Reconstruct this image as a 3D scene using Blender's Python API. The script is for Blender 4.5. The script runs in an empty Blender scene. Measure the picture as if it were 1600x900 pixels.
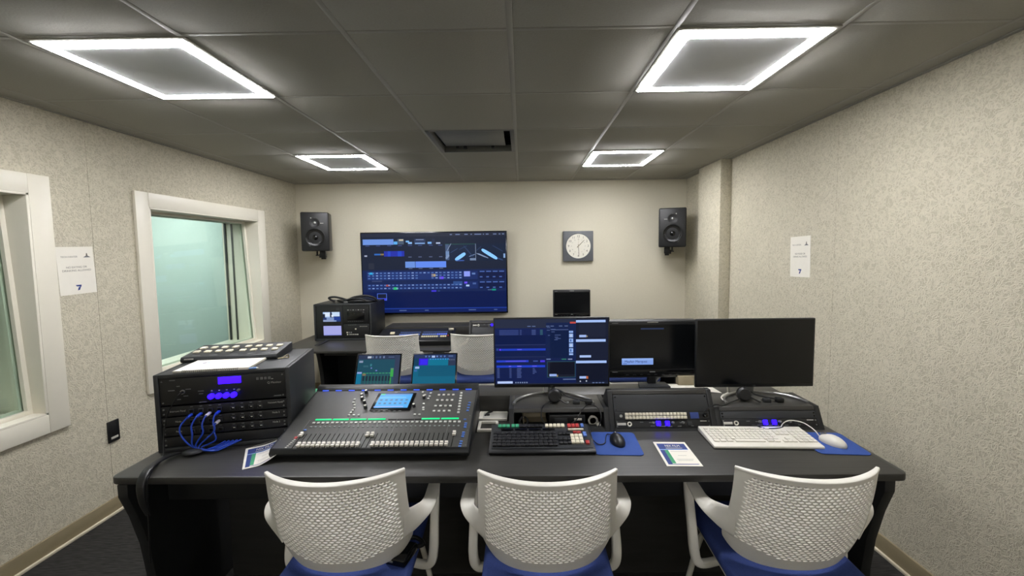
import bpy, bmesh, math, random
from mathutils import Vector, Matrix
random.seed(7)
SC = bpy.context.scene
COL = SC.collection
R = math.radians

# ------------------------------------------------------------------ materials
def lin(h):
    h = h.lstrip('#')
    v = [int(h[i:i+2], 16)/255 for i in (0, 2, 4)]
    return [(c/12.92 if c <= .04045 else ((c+.055)/1.055)**2.4) for c in v]

MATS = {}
def mat(name, hexc, rough=.5, metal=0., emit=None, es=0., var=.06, bump=0., scale=30., spec=.5, stretch=None, vmul=1.0):
    if name in MATS: return MATS[name]
    m = bpy.data.materials.new(name); m.use_nodes = True
    nt = m.node_tree; b = nt.nodes['Principled BSDF']
    c = lin(hexc)
    b.inputs['Roughness'].default_value = rough
    b.inputs['Metallic'].default_value = metal
    b.inputs['Specular IOR Level'].default_value = spec
    if emit is not None:
        b.inputs['Base Color'].default_value = (*c, 1)
        b.inputs['Emission Color'].default_value = (*lin(emit), 1)
        b.inputs['Emission Strength'].default_value = es
    else:
        tc = nt.nodes.new('ShaderNodeTexCoord'); mp = nt.nodes.new('ShaderNodeMapping')
        if stretch: mp.inputs['Scale'].default_value = stretch
        n = nt.nodes.new('ShaderNodeTexNoise'); n.inputs['Scale'].default_value = scale; n.inputs['Detail'].default_value = 3
        r = nt.nodes.new('ShaderNodeValToRGB')
        r.color_ramp.elements[0].position = .3; r.color_ramp.elements[1].position = .7
        r.color_ramp.elements[0].color = (*[x*(1-var) for x in c], 1)
        r.color_ramp.elements[1].color = (*[min(1, x*(1+var)) for x in c], 1)
        nt.links.new(tc.outputs['Object'], mp.inputs['Vector']); nt.links.new(mp.outputs['Vector'], n.inputs['Vector'])
        nt.links.new(n.outputs['Fac'], r.inputs['Fac']); nt.links.new(r.outputs['Color'], b.inputs['Base Color'])
        if bump:
            bp = nt.nodes.new('ShaderNodeBump'); bp.inputs['Strength'].default_value = bump; bp.inputs['Distance'].default_value = .002
            nt.links.new(n.outputs['Fac'], bp.inputs['Height']); nt.links.new(bp.outputs['Normal'], b.inputs['Normal'])
    MATS[name] = m
    return m

def glow(hexc, s=1.0):
    """a lit patch of a display"""
    return mat('lit_%s_%g' % (hexc.strip('#'), s), '#030303', .3, emit=hexc, es=s, spec=.22)

def acoustic_mat(name, dark, light):
    """wood-wool acoustic board: overlapping pale strands"""
    m = bpy.data.materials.new(name); m.use_nodes = True
    nt = m.node_tree; L = nt.links; b = nt.nodes['Principled BSDF']; b.inputs['Roughness'].default_value = .85
    b.inputs['Specular IOR Level'].default_value = .25
    tc = nt.nodes.new('ShaderNodeTexCoord')
    prev = None
    for k, (off, sc, wid) in enumerate((((0, 0, 0), 22, .055), ((7.3, 2.1, 5.5), 27, .06), ((3.7, 9.2, 1.4), 33, .06), ((11.7, 4.2, 8.4), 25, .05))):
        mp = nt.nodes.new('ShaderNodeMapping'); mp.inputs['Location'].default_value = off
        L.new(tc.outputs['Object'], mp.inputs['Vector'])
        n = nt.nodes.new('ShaderNodeTexNoise'); n.inputs['Scale'].default_value = sc; n.inputs['Detail'].default_value = 2; n.inputs['Distortion'].default_value = .8
        L.new(mp.outputs['Vector'], n.inputs['Vector'])
        s = nt.nodes.new('ShaderNodeMath'); s.operation = 'SUBTRACT'; s.inputs[1].default_value = .5
        a = nt.nodes.new('ShaderNodeMath'); a.operation = 'ABSOLUTE'
        r = nt.nodes.new('ShaderNodeMapRange'); r.inputs['From Min'].default_value = 0; r.inputs['From Max'].default_value = wid
        r.inputs['To Min'].default_value = 1 - .12*k; r.inputs['To Max'].default_value = 0; r.interpolation_type = 'SMOOTHSTEP'
        L.new(n.outputs['Fac'], s.inputs[0]); L.new(s.outputs[0], a.inputs[0]); L.new(a.outputs[0], r.inputs['Value'])
        if prev is None: prev = r.outputs['Result']
        else:
            mx = nt.nodes.new('ShaderNodeMath'); mx.operation = 'MAXIMUM'
            L.new(prev, mx.inputs[0]); L.new(r.outputs['Result'], mx.inputs[1]); prev = mx.outputs[0]
    big = nt.nodes.new('ShaderNodeTexNoise'); big.inputs['Scale'].default_value = 2.2; big.inputs['Detail'].default_value = 4
    L.new(tc.outputs['Object'], big.inputs['Vector'])
    cr = nt.nodes.new('ShaderNodeValToRGB')
    cr.color_ramp.elements[0].color = (*lin(dark), 1); cr.color_ramp.elements[1].color = (*lin(light), 1)
    L.new(prev, cr.inputs['Fac'])
    mx = nt.nodes.new('ShaderNodeMix'); mx.data_type = 'RGBA'; mx.blend_type = 'MULTIPLY'; mx.inputs['Factor'].default_value = .14
    L.new(cr.outputs['Color'], mx.inputs['A']); L.new(big.outputs['Fac'], mx.inputs['B'])
    L.new(mx.outputs['Result'], b.inputs['Base Color'])
    bp = nt.nodes.new('ShaderNodeBump'); bp.inputs['Strength'].default_value = .6; bp.inputs['Distance'].default_value = .003
    L.new(prev, bp.inputs['Height']); L.new(bp.outputs['Normal'], b.inputs['Normal'])
    return m

def glass_mat():
    m = bpy.data.materials.new('studio_glass'); m.use_nodes = True
    nt = m.node_tree; nt.nodes.remove(nt.nodes['Principled BSDF'])
    t = nt.nodes.new('ShaderNodeBsdfTransparent'); t.inputs['Color'].default_value = (.86, .93, .90, 1)
    g = nt.nodes.new('ShaderNodeBsdfGlossy'); g.inputs['Roughness'].default_value = .02; g.inputs['Color'].default_value = (1, 1, 1, 1)
    f = nt.nodes.new('ShaderNodeFresnel'); ge = nt.nodes.new('ShaderNodeNewGeometry')
    mr = nt.nodes.new('ShaderNodeMapRange'); mr.inputs['To Min'].default_value = 1.4; mr.inputs['To Max'].default_value = 1/1.4
    nt.links.new(ge.outputs['Backfacing'], mr.inputs['Value']); nt.links.new(mr.outputs['Result'], f.inputs['IOR'])
    x = nt.nodes.new('ShaderNodeMixShader')
    nt.links.new(f.outputs[0], x.inputs[0]); nt.links.new(t.outputs[0], x.inputs[1]); nt.links.new(g.outputs[0], x.inputs[2])
    nt.links.new(x.outputs[0], nt.nodes['Material Output'].inputs['Surface'])
    return m

M_WALLT = acoustic_mat('acoustic_board_cream', '#beb8a3', '#d6cfba')
M_GLASS = glass_mat()
M_WALLB = mat('cream_paint', '#cfc9b5', .6, var=.015, bump=.05, scale=60)
M_WALLG = mat('pale_green_paint', '#c0cec7', .7, var=.02, scale=3)
M_TILE = mat('ceiling_tile', '#a5a39a', .9, var=.03, bump=.3, scale=140, spec=.1)
M_TEE = mat('ceiling_grid_metal', '#9c9a92', .55, var=.02)
M_TRIM = mat('white_trim_paint', '#dfdaca', .4, var=.006)
M_BASE = mat('tan_vinyl_base', '#8e8266', .5, var=.03)
M_BASEL = mat('cream_edge', '#d2c8b0', .5, var=.03)
M_CARPET = mat('charcoal_carpet', '#333230', .95, var=.45, bump=.8, scale=55, stretch=(.25, 3, 1), spec=.1)
M_DESK = mat('black_ash_laminate', '#353431', .42, var=.16, bump=.06, scale=38, stretch=(.12, 3.2, 1))
M_DESKD = mat('black_laminate_side', '#1b1c1c', .5, var=.12, scale=30, stretch=(.3, 3, 1))
M_BLK = mat('black_plastic', '#141516', .42, var=.08)
M_BLKM = mat('matte_black_metal', '#101112', .5, var=.1)
M_BLKG = mat('gloss_black', '#0a0b0c', .18, var=.05)
M_DKG = mat('dark_grey_plastic', '#2a2c2e', .45, var=.06)
M_GRY = mat('grey_plastic', '#6d6e6c', .45, var=.05)
M_LGT = mat('pale_print', '#b9b7ae', .6, var=.02)
M_DIM = mat('dim_print', '#6f7070', .6, var=.02)
M_WHT = mat('white_plastic', '#dedace', .38, var=.015)
M_CHAIR = mat('warm_white_nylon', '#e9e6dc', .38, var=.015)
M_KEYW = mat('ivory_key', '#d8d1bb', .45, var=.03)
M_SILV = mat('silver_metal', '#b7b7b4', .28, .85, var=.03)
M_CHR = mat('chrome', '#cfcfcf', .15, 1., var=.02)
M_BLUEF = mat('blue_fabric', '#3a4a84', .85, var=.12, bump=.35, scale=320, spec=.2)
M_MAT = mat('blue_foam', '#385296', .75, var=.05, bump=.1, scale=300, spec=.2)
M_CABB = mat('blue_cable', '#1c45b8', .4, var=.05)
M_PAPER = mat('white_paper', '#e6e2d6', .8, var=.01, spec=.2)
M_INK = mat('grey_ink', '#6a655a', .8, var=.03)
M_INKB = mat('navy_ink', '#2c3f7c', .7, var=.03)
M_INKG = mat('green_ink', '#3d9468', .7, var=.06)
M_INKL = mat('light_blue_ink', '#7fa4dd', .7, var=.03)
M_RED = mat('red_key', '#b03a38', .45, var=.04)
M_GRNK = mat('green_key', '#3b9a72', .45, var=.04)
M_BLUK = mat('blue_key', '#5b7cc8', .45, var=.04)
M_TAN = mat('tan_card', '#a89d82', .8, var=.05)
M_CLK = mat('clock_grey', '#5b5e62', .45, var=.03)
M_FACE = mat('clock_face_white', '#dcd9cc', .5, var=.01)
M_HAND = mat('hand_dark', '#4c463c', .5, var=.02)
M_SCRN = mat('dark_screen', '#0a0c0e', .22, var=.05)
M_CONS = mat('console_graphite', '#464643', .42, .0, var=.05)
M_CONSD = mat('console_black', '#17191a', .4, var=.06)
M_RUB = mat('black_rubber_cable', '#0d0e0f', .5, var=.06)
M_LIGHT = mat('led_border', '#ffffff', .5, emit='#fdfcff', es=80)
M_LPAN = mat('light_centre_panel', '#d9dbdc', .7, var=.01)
M_VIO = glow('#1c08ff', 7)
M_VIO2 = glow('#2c0cff', 4)
M_GLED = glow('#16e58c', 1.2)

# ------------------------------------------------------------------ mesh builder
_TX = {}
def text_mesh(s):
    if s in _TX: return _TX[s]
    cu = bpy.data.curves.new('lettering', 'FONT'); cu.body = s; cu.size = 1; cu.align_x = 'CENTER'; cu.align_y = 'CENTER'
    ob = bpy.data.objects.new('lettering', cu)
    me = ob.to_mesh()
    vs = [v.co.copy() for v in me.vertices]; fs = [list(p.vertices) for p in me.polygons]
    ob.to_mesh_clear(); bpy.data.objects.remove(ob); bpy.data.curves.remove(cu)
    _TX[s] = (vs, fs)
    return vs, fs

def spline(pts, n=6, closed=False):
    P = [Vector(p) for p in pts]
    if len(P) < 3: return P
    out = []
    N = len(P)
    segs = N if closed else N-1
    for i in range(segs):
        p1, p2 = P[i], P[(i+1) % N]
        p0 = P[i-1] if (i > 0 or closed) else p1*2-p2
        p3 = P[(i+2) % N] if (i+2 < N or closed) else p2*2-p1
        for k in range(n):
            t = k/n
            out.append(.5*((2*p1)+(-p0+p2)*t+(2*p0-5*p1+4*p2-p3)*t*t+(-p0+3*p1-3*p2+p3)*t**3))
    if not closed: out.append(P[-1])
    return out

class MB:
    def __init__(s):
        s.bm = bmesh.new(); s.mats = []
    def mi(s, m):
        if m not in s.mats: s.mats.append(m)
        return s.mats.index(m)
    def add(s, tmp, m, mx=None, smooth=True):
        i = s.mi(m)
        for f in tmp.faces: f.material_index = i; f.smooth = smooth
        if mx is not None: tmp.transform(mx)
        me = bpy.data.meshes.new('t'); tmp.to_mesh(me); s.bm.from_mesh(me); bpy.data.meshes.remove(me); tmp.free()
        return s
    def box(s, c, d, m, bev=0, rot=None, seg=2):
        t = bmesh.new(); bmesh.ops.create_cube(t, size=1)
        bmesh.ops.scale(t, vec=d, verts=t.verts)
        if bev:
            bmesh.ops.bevel(t, geom=list(t.edges), offset=min(bev, min(d)*.49), segments=seg, profile=.5, affect='EDGES')
        mx = Matrix.Translation(c)
        if rot is not None: mx = mx @ rot
        return s.add(t, m, mx)
    def bx(s, x0, x1, y0, y1, z0, z1, m, bev=0):
        return s.box(((x0+x1)/2, (y0+y1)/2, (z0+z1)/2), (abs(x1-x0), abs(y1-y0), abs(z1-z0)), m, bev)
    def cyl(s, c, r, h, m, axis='Z', r2=None, seg=24, bev=0, rot=None):
        t = bmesh.new()
        bmesh.ops.create_cone(t, cap_ends=True, segments=seg, radius1=r, radius2=r if r2 is None else r2, depth=h)
        if bev:
            ed = [e for e in t.edges if abs(e.verts[0].co.z-e.verts[1].co.z) < 1e-6]
            bmesh.ops.bevel(t, geom=ed, offset=bev, segments=2, profile=.5, affect='EDGES')
        mx = Matrix.Translation(c)
        if rot is not None: mx = mx @ rot
        if axis == 'Y': mx = mx @ Matrix.Rotation(R(90), 4, 'X')
        if axis == 'X': mx = mx @ Matrix.Rotation(R(90), 4, 'Y')
        return s.add(t, m, mx)
    def ball(s, c, d, m, seg=20, rot=None):
        t = bmesh.new(); bmesh.ops.create_uvsphere(t, u_segments=seg, v_segments=max(6, seg//2), radius=.5)
        mx = Matrix.Translation(c)
        if rot is not None: mx = mx @ rot
        mx = mx @ Matrix.Diagonal((*d, 1))
        return s.add(t, m, mx)
    def lathe(s, prof, m, mx=None, seg=32):
        """profile (r, z) spun round Z"""
        t = bmesh.new(); rings = []
        for r, z in prof:
            if r < 1e-6: rings.append([t.verts.new((0, 0, z))])
            else: rings.append([t.verts.new((r*math.cos(2*math.pi*k/seg), r*math.sin(2*math.pi*k/seg), z)) for k in range(seg)])
        for a, b in zip(rings, rings[1:]):
            for k in range(seg):
                q = [a[k % len(a)], a[(k+1) % len(a)] if len(a) > 1 else None, b[(k+1) % len(b)] if len(b) > 1 else b[0], b[k] if len(b) > 1 else None]
                q = [v for v in q if v is not None]
                if len(q) >= 3: t.faces.new(q)
        bmesh.ops.recalc_face_normals(t, faces=t.faces)
        return s.add(t, m, mx)
    def prism(s, prof, x0, x1, m, axis='X', bev=0):
        """2-D outline extruded along an axis: X -> (y,z), Y -> (x,z), Z -> (x,y)"""
        t = bmesh.new()
        def p(a, b, w):
            return {'X': (w, a, b), 'Y': (a, w, b), 'Z': (a, b, w)}[axis]
        lo = [t.verts.new(p(a, b, x0)) for a, b in prof]; hi = [t.verts.new(p(a, b, x1)) for a, b in prof]
        t.faces.new(lo); t.faces.new(hi)
        for k in range(len(prof)):
            t.faces.new([lo[k], lo[(k+1) % len(prof)], hi[(k+1) % len(prof)], hi[k]])
        bmesh.ops.recalc_face_normals(t, faces=t.faces)
        if bev: bmesh.ops.bevel(t, geom=list(t.edges), offset=bev, segments=2, profile=.5, affect='EDGES')
        return s.add(t, m)
    def tube(s, pts, r, m, seg=8, n=6, closed=False, smooth=True):
        P = spline(pts, n, closed) if smooth else [Vector(p) for p in pts]
        t = bmesh.new(); rings = []; N = len(P)
        up = Vector((0, 0, 1)); nrm = None
        for i in range(N):
            a = P[i-1] if (i > 0 or closed) else P[i]; b = P[(i+1) % N] if (i < N-1 or closed) else P[i]
            d = (b-a).normalized()
            if nrm is None:
                nrm = d.orthogonal().normalized()
            nrm = (nrm-d*nrm.dot(d)).normalized()
            bi = d.cross(nrm)
            rr = r(i/(N-1)) if callable(r) else r
            rings.append([t.verts.new(P[i]+nrm*rr*math.cos(2*math.pi*k/seg)+bi*rr*math.sin(2*math.pi*k/seg)) for k in range(seg)])
        for i in range(N if closed else N-1):
            A, B = rings[i], rings[(i+1) % N]
            for k in range(seg): t.faces.new([A[k], A[(k+1) % seg], B[(k+1) % seg], B[k]])
        if not closed:
            t.faces.new(rings[0]); t.faces.new(rings[-1])
        bmesh.ops.recalc_face_normals(t, faces=t.faces)
        return s.add(t, m)
    def ribbon(s, pts, m, n=6):
        """pts: (position, half-width vector, thickness); rounded flat strip"""
        P = spline([p[0] for p in pts], n); W = spline([p[1] for p in pts], n); T = spline([(p[2], 0, 0) for p in pts], n)
        t = bmesh.new(); rings = []; N = len(P); seg = 14
        for i in range(N):
            d = (P[min(i+1, N-1)]-P[max(i-1, 0)]).normalized()
            w = W[i]-d*W[i].dot(d); th = T[i].x/2; hw = w.length; wn = w.normalized(); nn = d.cross(wn)
            ring = []
            for k in range(seg):
                a = 2*math.pi*k/seg; ca, sa = math.cos(a), math.sin(a)
                ring.append(t.verts.new(P[i]+wn*hw*math.copysign(abs(ca)**.5, ca)+nn*th*math.copysign(abs(sa)**.7, sa)))
            rings.append(ring)
        for i in range(N-1):
            for k in range(seg): t.faces.new([rings[i][k], rings[i][(k+1) % seg], rings[i+1][(k+1) % seg], rings[i+1][k]])
        t.faces.new(rings[0]); t.faces.new(rings[-1])
        bmesh.ops.recalc_face_normals(t, faces=t.faces)
        return s.add(t, m)
    def quad(s, pts, m):
        t = bmesh.new(); t.faces.new([t.verts.new(p) for p in pts]); return s.add(t, m)
    def text(s, txt, size, m, mx, squash=1.0):
        vs, fs = text_mesh(txt); t = bmesh.new(); V = [t.verts.new((v.x*size*squash, v.y*size, 0)) for v in vs]
        for f in fs:
            try: t.faces.new([V[i] for i in f])
            except ValueError: pass
        return s.add(t, m, mx)
    def build(s, name, parent=None, loc=(0, 0, 0), rotz=0, angle=38, label=None):
        me = bpy.data.meshes.new(name); s.bm.to_mesh(me); s.bm.free()
        for m in s.mats: me.materials.append(m)
        me.set_sharp_from_angle(angle=R(angle))
        o = bpy.data.objects.new(name, me); COL.objects.link(o)
        o.location = loc; o.rotation_euler = (0, 0, rotz)
        if parent is not None: o.parent = parent
        if label: o['label'] = label
        return o

FRONT = Matrix.Rotation(R(90), 4, 'X')      # text lying in XZ, readable from -Y
def front(x, y, z): return Matrix.Translation((x, y, z)) @ FRONT
def flat(x, y, z, rz=0): return Matrix.Translation((x, y, z)) @ Matrix.Rotation(rz, 4, 'Z')

def thing(name, label, cat, loc=(0, 0, 0), rotz=0, group=None):
    o = bpy.data.objects.new(name, None); COL.objects.link(o); o.empty_display_size = .05
    o.location = loc; o.rotation_euler = (0, 0, rotz); o['label'] = label; o['category'] = cat
    if group: o['group'] = group
    return o
def tag(o, label, cat, group=None):
    o['label'] = label; o['category'] = cat
    if group: o['group'] = group
    return o
def struct(o):
    o['kind'] = 'structure'; return o
def dup(root, loc, rotz, label, group=None, scale=None):
    kids = {}
    for o in bpy.data.objects:
        if o.parent: kids.setdefault(o.parent.name, []).append(o)
    def cp(o, par):
        c = o.copy(); COL.objects.link(c)
        if par is not None: c.parent = par
        for ch in kids.get(o.name, []): cp(ch, c)
        return c
    r = cp(root, None); r.location = loc; r.rotation_euler = (0, 0, rotz); r['label'] = label
    if group: r['group'] = group
    if scale: r.scale = scale
    return r
def rep(o, parent, loc, rot=None):
    """another copy of a part"""
    c = o.copy(); COL.objects.link(c); c.parent = parent; c.location = loc
    if rot is not None: c.rotation_euler = rot
    return c

# ------------------------------------------------------------------ the room
H = 2.435; XL, XR, YB, YF = -2.61, 1.90, 4.78, -3.0
XLO = -2.95                                   # outer face of the double left wall
GX, GY, TS = -.034, 1.559, .61                # ceiling grid

b = MB(); b.bx(XLO, XR+.1, YF-.1, YB+.1, -.08, 0, M_CARPET); struct(b.build('floor'))
# ceiling: tiles on a tee grid; cells left open where a light or the grille sits
cells_light = [(-3, 0), (1, 0), (-3, 3), (1, 3), (-3, -6), (1, -6)]
cell_vent = (-1, 2)
b = MB()
for i in range(-5, 4):
    for j in range(-8, 6):
        x0, y0 = GX+i*TS, GY+j*TS
        if (i, j) in cells_light or (i, j) == cell_vent: continue
        x1, y1 = min(x0+TS, XR), min(y0+TS, YB); x0, y0 = max(x0, XL), max(y0, YF)
        if x1-x0 < .02 or y1-y0 < .02: continue
        b.bx(x0+.0095, x1-.0095, y0+.0085, y1-.0085, H+.0015, H+.02, M_TILE, .002)
for i in range(-4, 4):
    x = GX+i*TS
    if XL < x < XR: b.bx(x-.011, x+.011, YF, YB, H, H+.012, M_TEE, .0015)
for j in range(-7, 6):
    y = GY+j*TS
    if YF < y < YB:
        for i in range(-5, 4):
            x0, x1 = max(GX+i*TS+.011, XL), min(GX+(i+1)*TS-.011, XR)
            if x1 > x0: b.bx(x0, x1, y-.009, y+.009, H+.0005, H+.012, M_TEE, .0015)
b.bx(XLO, XR+.1, YF-.1, YB+.1, H+.17, H+.22, M_TEE)
for sx0, sx1, sy0, sy1 in ((XL, XL+.022, YF, YB), (XR-.022, XR, YF, YB), (XL, XR, YB-.022, YB)):
    b.bx(sx0, sx1, sy0, sy1, H-.002, H+.01, M_TEE)
struct(b.build('ceiling'))

b = MB(); b.bx(XLO, XR+.1, YB, YB+.1, 0, H+.2, M_WALLB); struct(b.build('wall_back'))
b = MB(); b.bx(XLO, XR+.1, YF-.1, YF, 0, H+.2, M_WALLB); struct(b.build('wall_front'))

# left wall, boards butted with a thin groove, two openings
W1 = (.97, 2.165); W2 = (2.866, 4.055); WZ = (.77, 1.967)
b = MB()
seams = [YF, -2.39, -1.17, .05, 1.27, 2.49, 3.68, YB]
def wall_piece(y0, y1, z0, z1):
    cuts = [y0]+[s for s in seams if y0 < s < y1]+[y1]
    for a, c in zip(cuts, cuts[1:]):
        ga = .0012 if a in seams else 0; gc = .0012 if c in seams else 0
        b.bx(XL-.03, XL, a+ga, c-gc, z0, z1, M_WALLT)
    b.bx(XLO, XL-.03, y0, y1, z0, z1, M_WALLB)
wall_piece(YF, W1[0], 0, H+.2); wall_piece(W1[1], W2[0], 0, H+.2); wall_piece(W2[1], YB, 0, H+.2)
for w in (W1, W2): wall_piece(*w, 0, WZ[0]); wall_piece(*w, WZ[1], H+.2)
struct(b.build('wall_left'))
# right wall with pilaster
b = MB()
seams_r = [YF, -2.37, -1.15, .07, 1.29, 2.51, 3.76]
for a, c in zip(seams_r, seams_r[1:]): b.bx(XR, XR+.03, a+.0012, c-.0012, 0, H+.2, M_WALLT)
b.bx(XR+.03, XR+.1, YF, YB, 0, H+.2, M_WALLB); b.bx(XR, XR+.03, 3.7625, YB, 0, H+.2, M_WALLT)
struct(b.build('wall_right'))
b = MB(); b.bx(1.80, XR, 3.76, 4.22, 0, H, M_WALLT, .004); struct(b.build('wall_pilaster'))

def baseboard(name, x0, x1, y0, y1, inx, iny):
    b = MB(); b.bx(x0, x1, y0, y1, 0, .1, M_BASE, .002)
    b.bx(x0+min(inx, 0), x1+max(inx, 0), y0+min(iny, 0), y1+max(iny, 0), 0, .016, M_BASEL, .003)
    struct(b.build(name))
baseboard('baseboard_left', XL, XL+.012, YF, YB, .012, 0)
baseboard('baseboard_right', XR-.012, XR, YF, YB, -.012, 0)
baseboard('baseboard_back', XL, XR, YB-.012, YB, 0, -.012)

# windows: casing, jamb, sash, tilted glass, gasket of the far pane
def window(name, y0, y1):
    z0, z1 = WZ
    cw = .102
    b = MB()
    for (a, c, e, f) in ((y0-cw, y0, z0-cw, z1+cw), (y1, y1+cw, z0-cw, z1+cw), (y0, y1, z1, z1+cw), (y0, y1, z0-cw, z0)):
        b.bx(XL, XL+.02, a, c, e, f, M_TRIM, .003)
    o = struct(b.build(name))
    b = MB()                                               # jamb lining the thick opening
    for (a, c, e, f) in ((y0, y0+.012, z0, z1), (y1-.012, y1, z0, z1), (y0, y1, z1-.012, z1), (y0, y1, z0, z0+.012)):
        b.bx(XLO, XL+.018, a, c, e, f, M_TRIM, .001)
    b.build('jamb', o)
    b = MB()                                               # stepped stops either side of the tilted pane
    def stop(xt, xb, w, d):
        for (a, c) in ((y0+.012, y0+.012+w), (y1-.012-w, y1-.012)):
            b.prism([(xt, z1-.012), (xt+d, z1-.012), (xb+d, z0+.012), (xb, z0+.012)], a, c, M_TRIM, axis='Y')
        b.bx(xt, xt+d, y0+.012, y1-.012, z1-.012-w, z1-.012, M_TRIM, .001); b.bx(xb, xb+d, y0+.012, y1-.012, z0+.012, z0+.012+w, M_TRIM, .001)
    stop(XL-.13, XL-.075, .022, .022); stop(XL-.165, XL-.11, .03, .02)
    b.build('sash', o)
    b = MB()
    b.prism([(XL-.137, z1-.012), (XL-.131, z1-.012), (XL-.079, z0+.012), (XL-.085, z0+.012)], y0+.012, y1-.012, M_GLASS, axis='Y')
    b.build('pane', o)
    b = MB()
    for x_, w_ in ((XL-.235, .008), (XL-.30, .014)):
        for (a, c, e, f) in ((y0+.012, y0+.012+w_, z0, z1), (y1-.012-w_, y1-.012, z0, z1), (y0, y1, z1-.012-w_, z1-.012)):
            b.bx(x_-.016, x_, a, c, e, f, M_DKG, .002)
    b.build('gasket', o)
window('window_1', *W1); window('window_2', *W2)
# the studio behind the glass
SX0, SY0, SY1 = -4.6, -.2, 7.2
b = MB(); b.bx(SX0-.1, SX0, SY0, SY1, 0, H+.2, M_WALLG); b.bx(SX0, XLO, SY1, SY1+.1, 0, H+.2, M_WALLG); b.bx(SX0, XLO, SY0-.1, SY0, 0, H+.2, M_WALLG)
b.bx(XLO-.02, XLO, YB+.1, SY1, 0, H+.2, M_WALLG); struct(b.build('wall_studio'))
b = MB(); b.bx(SX0, XLO, SY0, SY1, -.08, 0, M_CARPET); struct(b.build('floor_studio'))
b = MB(); b.bx(SX0, XLO, SY0, SY1, H+.15, H+.2, M_TILE); struct(b.build('ceiling_studio'))

# ------------------------------------------------------------------ ceiling fixtures
def make_light(label, loc):
    t = thing('ceiling_light', label, 'ceiling light', loc, 0, 'square ceiling lights')
    h = .284; w = .05; hh = TS/2-.004
    b = MB()
    for (a, c, e, f) in ((-h, h, -h, -h+w), (-h, h, h-w, h), (-h, -h+w, -h+w, h-w), (h-w, h, -h+w, h-w)):
        b.bx(a, c, e, f, -.008, .012, M_LIGHT, .002)
    b.build('light_border', t)
    b = MB(); b.bx(-h+w, h-w, -h+w, h-w, -.0075, .01, M_LPAN, .001); b.build('centre_panel', t)
    b = MB(); b.bx(-hh, hh, -hh, hh, .012, .06, M_TEE, .004)
    for (a, c, e, f) in ((-hh, hh, -hh, -h-.001), (-hh, hh, h+.001, hh), (-hh, -h-.001, -h, h), (h+.001, hh, -h, h)): b.bx(a, c, e, f, -.004, .02, M_TILE, .001)
    b.build('housing', t)
    return t
def cc(i, j): return (GX+(i+.5)*TS, GY+(j+.5)*TS, H)
L0 = make_light('square ceiling light with glowing border above the left window wall, nearer of the left pair', cc(-3, 0))
dup(L0, cc(1, 0), 0, 'square glowing-border ceiling light near the right wall, nearer of the right pair')
dup(L0, cc(-3, 3), 0, 'small-looking far square ceiling light with glowing border, in front of the left speaker')
dup(L0, cc(1, 3), 0, 'small-looking far square ceiling light with glowing border, in front of the right speaker')
dup(L0, cc(1, -6), 0, 'square ceiling light overhead to the right, out of the picture')
dup(L0, cc(-3, -6), 0, 'square ceiling light overhead to the left, out of the picture')
L0.location.x += .018
ls = dup(L0, (-3.5, 2.6, H+.14), 0, 'unseen square ceiling light added to light the studio behind the glass'); ls.scale = (1.32, 1.32, 1)  # out-of-view lamps added so the studio wall shows bright through the panes
dup(ls, (-3.5, 5.6, H+.14), 0, 'unseen square ceiling light added deeper in the studio behind the glass', scale=(1.32, 1.32, 1))

t = thing('ceiling_vent', 'dark square air grille in the ceiling between the four lights', 'air vent', cc(*cell_vent))
b = MB(); h = TS/2-.006
for (a, c, e, f) in ((-h, h, -h, -h+.02), (-h, h, h-.02, h), (-h, -h+.03, -h, h), (h-.03, h, -h, h)): b.bx(a, c, e, f, -.002, .05, M_GRY, .002)
b.build('frame', t)
b = MB(); b.bx(-h, h, -h, h, .12, .13, M_BLKM); b.bx(-h, -h+.004, -h, h, .05, .13, M_BLKM); b.bx(h-.004, h, -h, h, .05, .13, M_BLKM); b.bx(-h, h, h-.004, h, .05, .13, M_BLKM); b.bx(-h, h, -h, -h+.004, .05, .13, M_BLKM)
for x in (-.16, -.1, .12): b.bx(x-.012, x+.012, h-.06, h-.02, .02, .12, M_DKG)
b.build('duct', t)
b = MB(); b.box((-.012, -.02, .025), (.47, .46, .008), M_GRY, .003, rot=Matrix.Rotation(R(1.5), 4, 'X')); b.cyl((0, 0, .075), .01, .1, M_GRY); b.build('plaque', t)

# ------------------------------------------------------------------ wall items
# big screen on the back wall
def ui(b, items, zx0, zx1, zy0, zy1, x0, x1, z0, z1, y):
    """display graphics: rectangles in the display's own frame"""
    for k, (a, t_, c, d, m) in enumerate(items):
        f = lambda x: x0+(x-zx0)/(zx1-zx0)*(x1-x0)
        g = lambda v: z1-(v-zy0)/(zy1-zy0)*(z1-z0)
        yy = y-.00003*(k+1)
        b.quad([(f(a), yy, g(d)), (f(c), yy, g(d)), (f(c), yy, g(t_)), (f(a), yy, g(t_))], m)

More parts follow.
